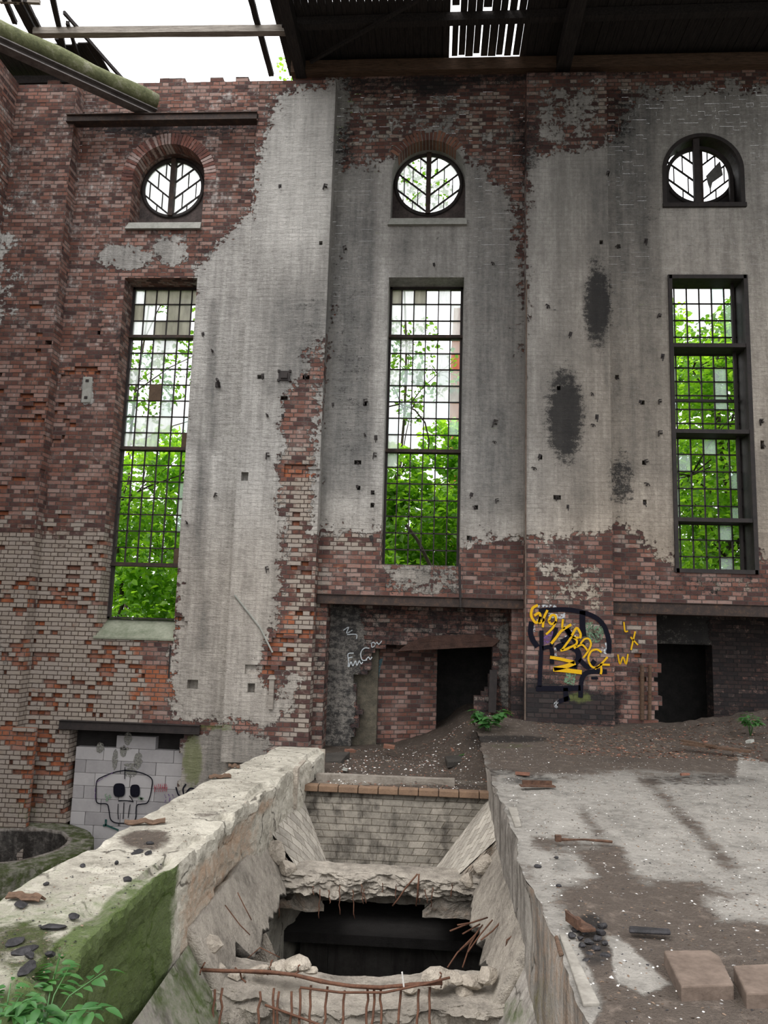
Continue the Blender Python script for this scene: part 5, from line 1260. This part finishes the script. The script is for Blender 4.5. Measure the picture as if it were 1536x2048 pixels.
# vertical plank in a socket and thin rod, on the lower left
p = PY(543, 1385, 12.98); mb = MB(); mb.box(-.04, .04, -.04, .03, -.27, .22); mb.add([(-.07, -.06, .0+.22), (.07, -.06, .22), (.07, .03, .22), (-.07, .03, .22), (-.04, -.04, .28), (.04, -.04, .28), (.04, .03, .28), (-.04, .03, .28)], [(0, 1, 5, 4), (1, 2, 6, 5), (2, 3, 7, 6), (3, 0, 4, 7), (4, 5, 6, 7), (0, 3, 2, 1)])
o = mb.build('wooden_post', M_WOODG); o.location = Vector(p); tag(o, 'short upright grey timber fixed low on the pale pilaster', 'timber')
mb = MB(); mb.tube([PY(341, 1290, D-.02), PY(337, 1356, D-.02)], .012, 6); tag(mb.build('iron_rod', M_DSTEEL), 'thin dark iron rod upright below the left tall window', 'rod')
mb = MB(); mb.tube([PY(469, 1190, 12.975), PY(520, 1255, 12.975), PY(545, 1305, 12.975)], .016, 6); tag(mb.build('conduit_pipe', M_SILL), 'thin diagonal conduit running down the pale plaster', 'pipe')
mb = MB(); a_ = PY(919, 1128, 13.17); b_ = PY(921, 1215, 13.17); mb.tube([a_, b_], .022, 10); tag(mb.build('drain_pipe', M_DSTEEL), 'short vertical pipe hanging below the middle tall window over the lintel', 'pipe')
mb = MB(); a_ = PY(987, 1340, 13.7); b_ = PY(984, 1425, 13.7); mb.beam(a_, b_, .13, .06, up=(0, 1, 0)); tag(mb.build('steel_post', M_DSTEEL), 'dark upright steel post at the right side of the brick breach', 'steel post')
mb = MB(); a_ = PY(1284, 1330, D-.03); b_ = PY(1284, 1440, D-.03); mb.tube([a_, b_], .035, 10); mb.tube([PY(1300, 1330, D-.05), PY(1299, 1440, D-.05)], .03, 8); tag(mb.build('wall_pipe', M_WOODB), 'pair of crusted upright pipes beside the black doorway', 'pipe')
# lath of wood along the pilaster edges
for (a_, b_, lab) in [((1053, 560), (1050, 1440), 'pale corner strip down the left edge of the pilaster with the yellow graffiti')]:
    mb = MB(); mb.beam(PY(*a_, 12.99), PY(*b_, 12.99), .022, .02, up=(0, 1, 0)); tag(mb.build('corner_strip', M_CLAY), lab, 'corner strip')
# slanted lintel slab above the breach
mb = MB(); pl_ = [PY(x, y, 13.75) for x, y in [(795, 1302), (985, 1293), (1000, 1280), (960, 1268), (855, 1272), (820, 1284)]]; mb.prism([(float(p[0]), float(p[2])) for p in pl_], 13.74, 14.3); o = mb.build('broken_lintel', mat_simple('sooty_brick', (.035, .022, .018), (.10, .055, .042), 7, .9, .02)); rough(o, .012, 3); tag(o, 'broken reddish lintel slab over the black breach in the middle bay', 'lintel')

# ------------------------------------------------------------------ loose things
def slab(name, pts, z0, h, mat, lab, cat, grp=None, bev=.01, amp=0):
    P = [PZ(x, y, z0+h) for x, y in pts]; cxy = sum(P)/len(P); mb = MB()
    mb.prismz([(p[0]-cxy[0], p[1]-cxy[1]) for p in P][::-1], 0, h); o = mb.build(name, mat); o.location = (cxy[0], cxy[1], z0)
    rough(o, amp, 2, bev); tag(o, lab, cat, grp); return o
slab('clay_block', [(1327, 1900), (1420, 1899), (1440, 1912), (1468, 1968), (1362, 1972)], .0, .075, M_CLAY, 'large brown fired clay block lying near the bottom right, fully in view', 'clay block', 'clay blocks', .008)
slab('clay_block', [(1466, 1930), (1545, 1926), (1560, 1940), (1600, 1985), (1492, 1986)], .0, .075, M_CLAY, 'brown fired clay block at the right edge, partly cut off by the frame', 'clay block', 'clay blocks', .008)
slab('edge_plank', [(1118, 1866), (1132, 1868), (1200, 2005), (1166, 2006)], .0, .02, M_CLAYG, 'pale plank lying along the platform edge near the bottom', 'plank', None, .006)
slab('edge_plank', [(1016, 1614), (1034, 1614), (1043, 1650), (1030, 1652)], .0, .02, M_CLAYG, 'short pale plank at the far end of the platform edge', 'plank', None, .006)
slab('iron_strip', [(1258, 1850), (1340, 1856), (1342, 1864), (1258, 1860)], .02, .02, M_SLAG, 'flat dark iron strip lying on the platform behind the clay blocks', 'iron strip')
slab('edge_plank', [(1108, 1870), (1116, 1868), (1128, 1905), (1118, 1908)], .0, .02, M_WOODB, 'small brown wood sliver beside the long edge plank', 'plank')
slab('mossy_slab', [(652, 1506), (700, 1503), (684, 1520), (650, 1522)], -.34, .1, M_RIDGE, 'small mossy slab at the end of the ledge beside the pilaster', 'slab')
slab('mossy_slab', [(890, 1512), (935, 1508), (940, 1520), (895, 1524)], -.27, .08, M_RIDGE, 'mossy low slab under the green weeds by the breach', 'slab')
slab('white_kerb_block', [(953, 1510), (985, 1508), (985, 1520), (960, 1524)], -.26, .14, M_SILL, 'pale kerb block at the edge of the earth fill beside the weeds', 'kerb')
mb = MB(); a_ = Vector(PZ(1366, 1487, .12)); b_ = Vector(PZ(1502, 1503, .1)); mb.beam(a_, b_, .12, .03); mb.beam(a_+Vector((0, .06, .03)), b_+Vector((-.4, 0.1, .03)), .05, .03); o = mb.build('broken_plank', M_WOODB); rough(o, .012, 3); tag(o, 'long splintered brown plank lying on the ground at right', 'plank')
for k, (px, py, L_, ang, lab) in enumerate([(1075, 1573, .35, .1, 'rusty flat iron scrap at the far end of the platform edge'), (1170, 1684, .4, .05, 'thin rusty rod lying across the platform'), (1160, 1850, .18, 1.9, 'small red rust flake near the slag heap'), (400, 1900, .0, 0, '')]):
    if not lab: continue
    p = PZ(px, py, .03); mb = MB(); r = random.Random(k+9)
    if 'rod' in lab: mb.tube([(-L_/2, 0, .01), (0, .01, .015), (L_/2, -.01, .01)], .01, 6); mb.box(-L_/2-.02, -L_/2+.02, -.02, .02, 0, .04)
    else: mb.box(-L_/2, L_/2, -.04, .04, 0, .012); mb.box(-L_/2+.03, L_/2-.02, .03, .05, 0, .05)
    o = mb.build('rusty_scrap', M_RUSTF); o.location = p; o.rotation_euler = (0, 0, ang); rough(o, .008, 2); tag(o, lab, 'scrap')
# flakes and slag lying on the ledge
ledge_bits = [(440, 1554, .22, 'curled rust flake on the far part of the ledge'), (468, 1533, .12, 'small rust flake behind the curled one on the ledge'), (290, 1645, .30, 'long curled bark strip on the middle of the ledge'), (50, 1795, .22, 'broken rusty sheet lump at the left edge of the ledge')]
for k, (px, py, L_, lab) in enumerate(ledge_bits):
    p = PZ(px, py, .02); mb = MB(); r = random.Random(k)
    n = 10; vs = []
    for i in range(n+1):
        t = i/n-.5; zz = .012+.012*math.sin(i*.6+k)**2+.008*r.random()
        vs += [(t*L_, -.035+.01*r.random(), zz), (t*L_, .0, zz+.02+.01*r.random()), (t*L_, .04, zz-.005)]
    fs = []
    for i in range(n): fs += [(3*i, 3*i+3, 3*i+4, 3*i+1), (3*i+1, 3*i+4, 3*i+5, 3*i+2)]
    mb.add(vs, fs); o = mb.build('rust_flake', M_WOODB); o.location = (p[0], p[1], 0); o.rotation_euler = (0, 0, [.4, .2, .35, -.2][k]); s2 = o.modifiers.new('thick', 'SOLIDIFY'); s2.thickness = .012
    tag(o, lab, 'debris', 'flakes on the ledge')
slag = [(107, 1858, .075, .035), (50, 1903, .07, .04), (52, 1943, .06, .035), (58, 1946-10, .06, .03), (149, 1836, .04, .03), (100, 1911, .028, .02), (275, 1706, .06, .025), (296, 1708, .04, .02), (255, 1762, .04, .03), (165, 1735, .02, .015), (92, 1771, .02, .015), (28, 1886, .06, .04), (42, 1812, .06, .03), (60, 1920-5, .03, .02), (300, 1688, .03, .02), (233, 1729, .015, .01)]
for k, (px, py, a_, b_) in enumerate(slag):
    p = PZ(px, py, .0); o = rock('slag_piece', (0, 0, 0), (a_, b_*1.3, .018), 300+k, M_SLAG); o.location = (p[0], p[1], .008)
    o.rotation_euler = (0, 0, k*.7); tag(o, 'flat black slag piece lying on top of the ledge', 'slag', 'slag pieces on the ledge')
slag2 = [(1170, 1870), (1185, 1860), (1195, 1880), (1160, 1880), (1178, 1888), (1200, 1868), (1150, 1862), (1210, 1890), (1165, 1895), (1190, 1900), (1205, 1855), (1145, 1875), (1075, 1735), (1112, 1718), (1118, 1775), (1180, 1912), (1210, 1915), (1172, 1925)]
for k, (px, py) in enumerate(slag2):
    p = PZ(px, py, .0); s_ = rnd.uniform(.018, .035); o = rock('slag_piece', (0, 0, 0), (s_, s_*.8, s_*.6), 330+k, M_SLAG); o.location = (p[0], p[1], .01)
    tag(o, 'small black slag lump in the heap by the platform edge', 'slag', 'slag lumps by the platform edge')
# loose bricks by the breach and right side
for k, (px, py, z, s_, lab) in enumerate([(778, 1492, -.4, .09, 'loose brick on the earth in front of the breach'), (700, 1500, -.38, .08, 'brick piece at the foot of the ragged infill edge'), (690, 1536, -.26, .06, 'dark stone on the earth fill near the ledge end'), (1045, 1545+0, -.0, .07, 'flat dark slate piece at the far corner of the platform'), (1370, 1545, .02, .045, 'small orange brick piece on the platform at right'), (1500, 1480, .25, .06, 'pale stone on the rubble slope at right'), (910, 1500, -.25, .1, 'brick lump in the rubble left of the weeds'), (960, 1395, .1, .1, 'upper brick of the broken right edge of the breach')][:7]):
    p = PZ(px, py, z+.03); mb = MB(); mb.box(-s_, s_, -s_*.5, s_*.5, 0, s_*.5); o = mb.build('loose_brick', M_BRICKR if k not in (2, 5) else M_SILL); o.location = (p[0], p[1], z); o.rotation_euler = (.15, .1, k*.8); rough(o, .008, 2); tag(o, lab, 'brick')
# scattered grit: nobody could count it
def scatter(name, n, area, zfn, smin, smax, mats, seed, lab, cat):
    r = np.random.RandomState(seed); V = []; Fq = []; mi = []
    X = r.uniform(area[0], area[1], n); Y = area[2]+(area[3]-area[2])*r.rand(n)**1.3
    Z = zfn(X, Y)
    s_ = r.uniform(smin, smax, n)*r.uniform(.4, 1, n); th = r.uniform(0, 6.28, n)
    a_ = np.stack([np.cos(th), np.sin(th), 0*th], 1)*s_[:, None]; b_ = np.stack([-np.sin(th), np.cos(th), .3*r.randn(n)], 1)*(s_*r.uniform(.3, .9, n))[:, None]
    c_ = np.stack([X, Y, Z], 1); up = np.array([0, 0, 1])*(s_*.35)[:, None]
    V = np.stack([c_-a_, c_+b_, c_+a_, c_-b_, c_+up], 1).reshape(-1, 3)
    F0 = np.array([[0, 1, 4], [1, 2, 4], [2, 3, 4], [3, 0, 4]]); Fq = (np.arange(n)[:, None, None]*5+F0[None]).reshape(-1, 3)
    mi = np.repeat(r.randint(0, len(mats), n), 4)
    o = mesh_obj(name, V, Fq, mats, None, mi); tag(o, lab, cat, kind='stuff'); return o
def platz(X, Y): return plat(np.asarray(X), np.asarray(Y))[2]+.001
scatter('grit', 14000, (.72, 6.5, 3.0, 12.8), platz, .004, .015, [M_CHIPW, M_CHIPB, M_CHIPB, M_CHIPB, M_SLAG], 1, 'pale and brown grit and splinters strewn over the platform', 'grit')
scatter('grit', 3500, (1.6, 8.5, 10.3, 12.95), platz, .012, .05, [M_CHIPB, M_CHIPB, M_BRICKR, M_RUSTF], 2, 'coarse brown rubble piled along the foot of the wall at right', 'rubble')
scatter('grit', 3000, (-1.3, .9, 9.3, 13.6), lambda X, Y: earth(X, Y)[2], .006, .03, [M_CHIPB, M_CHIPB, M_CHIPW, M_BRICKR], 3, 'brown grit covering the earth fill before the breach', 'grit')
scatter('grit', 1100, (-2.2, -1.7, 3.1, 9.5), lambda X, Y: 0*X+.004, .004, .012, [M_SLAG, M_CHIPB], 4, 'dark grit sprinkled on top of the ledge', 'grit')

# ------------------------------------------------------------------ plants
def leaves(centers, sizes, seed, droop=.35, wide=.45):
    r = np.random.RandomState(seed); n = len(centers)
    th = r.uniform(0, 2*math.pi, n); el = r.normal(-.2, .5, n)
    d = np.stack([np.cos(th)*np.cos(el), np.sin(th)*np.cos(el), np.sin(el)], 1)
    up = r.normal(0, .55, (n, 3)); up[:, 2] += .8; s_ = np.cross(d, up); s_ /= np.linalg.norm(s_, axis=1)[:, None]; nn = np.cross(s_, d)
    L_ = sizes[:, None]; c = centers
    P = [c, c+d*L_*.35+s_*L_*wide*.9+nn*L_*.10, c+d*L_*.7+s_*L_*wide*.6+nn*L_*.06, c+d*L_-nn*L_*droop*.5, c+d*L_*.7-s_*L_*wide*.6+nn*L_*.06, c+d*L_*.35-s_*L_*wide*.9+nn*L_*.10]
    V = np.stack(P, 1).reshape(-1, 3); F0 = np.array([[0, 1, 2, 3], [0, 3, 4, 5]]); Fq = (np.arange(n)[:, None, None]*6+F0[None]).reshape(-1, 4)
    return V, Fq
def tree(name, base, blobs, n, size, mat, seed, lab, cat='tree', group=None, trunk=.12, top=None):
    r = np.random.RandomState(seed); base = np.array(base, float); root = empty(name, tuple(base), label=lab, cat=cat)
    if group: root['group'] = group
    C = []; tot = sum(b[3]**2 for b in blobs)
    for (bx, by, bz, br) in blobs:
        k = int(n*br**2/tot); v = r.normal(0, 1, (k, 3)); v /= np.linalg.norm(v, axis=1)[:, None]; rad = br*r.uniform(.25, 1, k)**.5
        p = v*rad[:, None]; m_ = fbm(p[:, 0]*1.6+bx, p[:, 1]*1.6, p[:, 2]*1.6+bz, seed, 2) > .40
        C.append((p+np.array([bx, by, bz]))[m_])
    C = np.concatenate(C); V, Fq = leaves(C, r.uniform(.6, 1.2, len(C))*size, seed+1)
    mesh_obj('foliage', V, Fq, mat, root)
    mb = MB(); zt = max(b[2] for b in blobs); pts = [(0+.12*math.sin(i*1.1+seed), .1*math.cos(i+seed), zt*i/8) for i in range(9)]
    mb.tube(pts, trunk, 8, taper=.3)
    for (bx, by, bz, br) in blobs:
        k = max(1, min(7, int(8*(bz-br*.5)/zt))); mb.tube([pts[k], ((pts[k][0]+bx)/2, (pts[k][1]+by)/2, bz*.6+pts[k][2]*.4), (bx, by, bz), (bx+br*.6, by, bz+br*.5)], trunk*.35, 6, taper=.3)
        for q in range(5):
            a_ = Vector((bx, by, bz)); b_ = a_+Vector((r.uniform(-1, 1), r.uniform(-1, 1), r.uniform(-.4, .9)))*br; mb.tube([a_, a_.lerp(b_, .5)+Vector((0, 0, .1)), b_], trunk*.16, 5, taper=.4)
    mb.build('trunk', M_BARK, root, True); return root
T_ = [
 ('bush', (-7.3, 17.5, 0), [(0, 0, 1.5, 1.5), (.8, .4, 3.0, 1.4), (-.8, 0, 3.2, 1.3), (.4, 0, 4.6, 1.2), (-1, .3, 4.6, .9), (1.3, 0, 4.9, .8)], 9000, .17, M_LEAF, 'dense bright green bush filling the lower half of the left tall window'),
 ('bush', (-6.0, 18.8, 0), [(0, 0, 2.0, 1.6), (0, 0, 4.2, 1.4), (-.9, 0, 5.6, .9), (.6, 0, 6.0, .8)], 6000, .17, M_LEAF, 'tall green bush behind the one in the left tall window'),
 ('tree', (-8.6, 21, 0), [(0, 0, 8.3, 1.3), (1.8, 0, 9.2, 1.0), (-1.4, 0, 9.5, 1.1), (.8, 0, 11.2, .9), (2.4, 0, 7.4, .6), (1.5, .5, 12.8, .6)], 2400, .16, M_LEAFD, 'sparse crowned tree seen high through the left tall window'),
 ('bush', (-.9, 17.6, 0), [(0, 0, 2.4, 1.3), (.5, 0, 3.9, 1.1), (-.6, .4, 4.4, .9), (0, 0, 5.0, .8)], 6500, .18, M_LEAF, 'dense bright green bush in the lower left of the middle tall window'),
 ('bush', (.9, 18.4, 0), [(0, 0, 2.4, 1.3), (-.3, 0, 4.0, 1.2), (.3, 0, 5.4, 1.0), (-.6, 0, 5.9, .7)], 6500, .18, M_LEAF, 'dense maple bush in the lower right of the middle tall window'),
 ('tree', (-1.0, 21, 0), [(.2, 0, 9.5, .9), (1.0, 0, 8.6, .8), (-.5, 0, 8.6, .7), (.3, 0, 7.6, .5), (-.2, 0, 12.4, .8), (.6, 0, 14.2, .7), (-.4, 0, 15, .8)], 1800, .15, M_LEAFD, 'slender tree with thin crown seen high through the middle windows'),
 ('tree', (6.3, 17.0, 0), [(0, 0, 3.2, 1.4), (.8, 0, 4.6, 1.3), (-.7, 0, 5.0, 1.2), (.3, 0, 6.6, 1.2), (-.6, 0, 7.4, 1.0), (.9, 0, 8.2, 1.0)], 8000, .16, M_LEAF, 'leafy tree close behind the right tall window'),
 ('tree', (7.6, 19.0, 0), [(0, 0, 3.2, 1.5), (-.6, 0, 5.2, 1.5), (.6, 0, 6.6, 1.5), (-.5, 0, 8.2, 1.3), (.3, 0, 9.4, .9)], 8000, .17, M_LEAFD, 'deep green tree farther back behind the right tall window'),
 ('tree', (5.2, 19.6, 0), [(0, 0, 2.6, 1.4), (.6, 0, 4.4, 1.3), (1.2, 0, 6.2, 1.2), (1.0, 0, 8.0, 1.0), (.5, 0, 9.4, .8)], 6000, .17, M_LEAF, 'green tree at the left side behind the right tall window'),
 ('bush', (-2.9, 20.5, 0), [(0, 0, 2.4, 1.8), (1, 0, 4, 1.3)], 3500, .2, M_LEAFD, 'deep green bush far behind the left edge of the middle window'),
 ('tree', (-4.6, 24, 0), [(0, 0, 20.5, 1.2), (1.4, 0, 18.6, 1.0), (-.8, 0, 18.2, .8)], 800, .15, M_LEAF, 'thin tree top showing faintly through the roof hole'),
]
for k, (nm, base, blobs, n, size, mat, lab) in enumerate(T_):
    tree(nm, base, blobs, n, size, mat, 400+k, lab, 'tree' if nm == 'tree' else 'bush', 'trees and bushes outside the windows', trunk=(.06 if 'sparse' in lab or 'slender' in lab or 'thin' in lab else .12) if nm == 'tree' else .07)
grid('ground_outside', lin(-30, 30, 30), lin(15.8, 60, 30), lambda u, v: (u, v, -.2+0*u+(fbm(u*.5, v*.5, u*0, 7, 3)-.5)*.8), M_SOIL, lambda X, u, v: (0*u, 0*u, 0*u, 0*u), kind='structure')
# background hedge masses so no horizon shows
for k, (bx, by) in enumerate([(-11, 25), (-5, 26), (1.2, 26), (6, 25), (11, 26)]):
    tree('bush', (bx, by, 0), [(-1.6, 0, 2.4, 2.4), (1.6, 0, 2.4, 2.4), (0, 0, 4.4, 2.0)], 4500, .26, M_LEAFD, 600+k, ['broad dark hedge mass far outside at the far left', 'broad dark hedge mass far outside behind the left tree', 'broad dark hedge mass far outside behind the middle window', 'broad dark hedge mass far outside behind the right window', 'broad dark hedge mass far outside at the far right'][k], 'bush', 'trees and bushes outside the windows', .1)
# red brick house outside, with a tall arched opening
HX = float(PY(906, 750, 30)[0])
H_ = empty('brick_house', (HX, 30, 0), label='red brick building outside at the right side of the middle tall window', cat='building')
zA = float(PY(905, 835, 30)[2]); mb = MB(); mb.box(0, 5, 0, 6, -.5, zA+4.6); mb.build('wall', M_FACADE, H_)
mb = MB(); P = [(.9+.75*math.cos(t), zA-1.0+1.1*math.sin(t)) for t in lin(0, math.pi, 16)]; P2 = [(.9+.6*math.cos(t), zA-1.0+.93*math.sin(t)) for t in lin(math.pi, 0, 16)]; 
for i in range(15): mb.prism([P[i], P[i+1], P2[14-i], P2[15-i]], -.08, .0)
mb.build('arch_trim', M_TRIMW, H_)
mb = MB(); mb.prism([(.3, 3)]+[(1.5, 3)]+[(.9+.6*math.cos(t), zA-1.0+.93*math.sin(t)) for t in lin(0, math.pi, 12)], -.03, .02); mb.build('arched_window', M_DSTEEL, H_)
# wind-bent dead branch arching behind the middle window
mb = MB(); mb.tube([PY(x, y, 16.6) for x, y in [(770, 815), (800, 808), (830, 820), (850, 845), (858, 880), (856, 910)]], .018, 6); tag(mb.build('bent_branch', M_BARK), 'thin arched dead branch behind the middle of the middle tall window', 'branch')
mb = MB(); mb.tube([PY(x, y, 16.4) for x, y in [(812, 1050), (835, 1080), (850, 1110), (862, 1135), (870, 1170)]], .035, 7, taper=1.3); tag(mb.build('dead_branch', M_BARK), 'dark slanting dead branch low behind the middle tall window', 'branch')

def weed(name, base, stems, seed, size, lab, hgt=.3, spread=.25, mat=None, wide=.5):
    r = random.Random(seed); root = empty(name, base, label=lab, cat='plant'); mat = mat or M_LEAFP
    for s_ in range(stems):
        a_ = r.uniform(0, 6.28); q = r.uniform(.3, 1)*spread; tip = Vector((math.cos(a_)*q, math.sin(a_)*q, hgt*r.uniform(.6, 1.1)))
        pts = [Vector((0, 0, -.02)), tip*.4+Vector((0, 0, hgt*.25)), tip]; mb = MB(); mb.tube(pts, .004, 5, taper=.5); st_ = mb.build('stem', M_LEAFP, root, True)
        V = []; Fc = []
        n = 5
        for i in range(n):
            t = .45+.55*i/(n-1); p = pts[1].lerp(pts[2], (t-.4)/.6)
            for sd_ in ((-1, 1) if i < n-1 else (0,)):
                dd = Vector((math.cos(a_+sd_*1.2), math.sin(a_+sd_*1.2), r.uniform(-.25, .3))).normalized(); u_ = dd.cross(Vector((r.uniform(-.3, .3), r.uniform(-.3, .3), 1))).normalized(); nn = u_.cross(dd)
                L_ = size*r.uniform(.6, 1.15); b_ = len(V); prof_ = [(0, .04), (.12, .5), (.35, .95), (.6, .8), (.85, .4), (1, .02)]
                for (tt, ww) in prof_:
                    c_ = p+dd*(.02+L_*tt)-Vector((0, 0, 1))*L_*.25*tt*tt
                    V += [c_-u_*L_*wide*.5*ww+nn*L_*.07*ww, c_, c_+u_*L_*wide*.5*ww+nn*L_*.07*ww]
                for i2 in range(5):
                    for j2 in (0, 1): Fc.append((b_+3*i2+j2, b_+3*i2+j2+1, b_+3*i2+j2+4, b_+3*i2+j2+3))
        mesh_obj('leaves', V, Fc, mat, st_, smooth=True)
    return root
p = PZ(110, 2040, -.12); weed('weed', (p[0]-.05, p[1]+.0, -.18), 13, 5, .085, 'leafy green weed growing at the broken ledge in the bottom left corner', .2, .3)
p = PZ(10, 2040, -.1); weed('weed', (p[0], p[1], -.12), 5, 8, .06, 'small weed tuft cut by the bottom left frame corner', .14, .2)
p = PZ(975, 1490, -.1); weed('weed', (p[0], p[1], -.02), 10, 6, .16, 'upright green weed at the corner of the platform before the breach', .42, .2, wide=.75)
p = PZ(938, 1520, -.25); weed('weed', (p[0], p[1], -.26), 6, 7, .07, 'low green weed beside the upright one on the mossy slab', .1, .14)
p = PZ(1500, 1440, .35); weed('weed', (p[0], p[1], float(platz(np.array([p[0]]), np.array([p[1]]))[0])), 10, 9, .10, 'green weed on the rubble at the foot of the right wall', .3, .18)
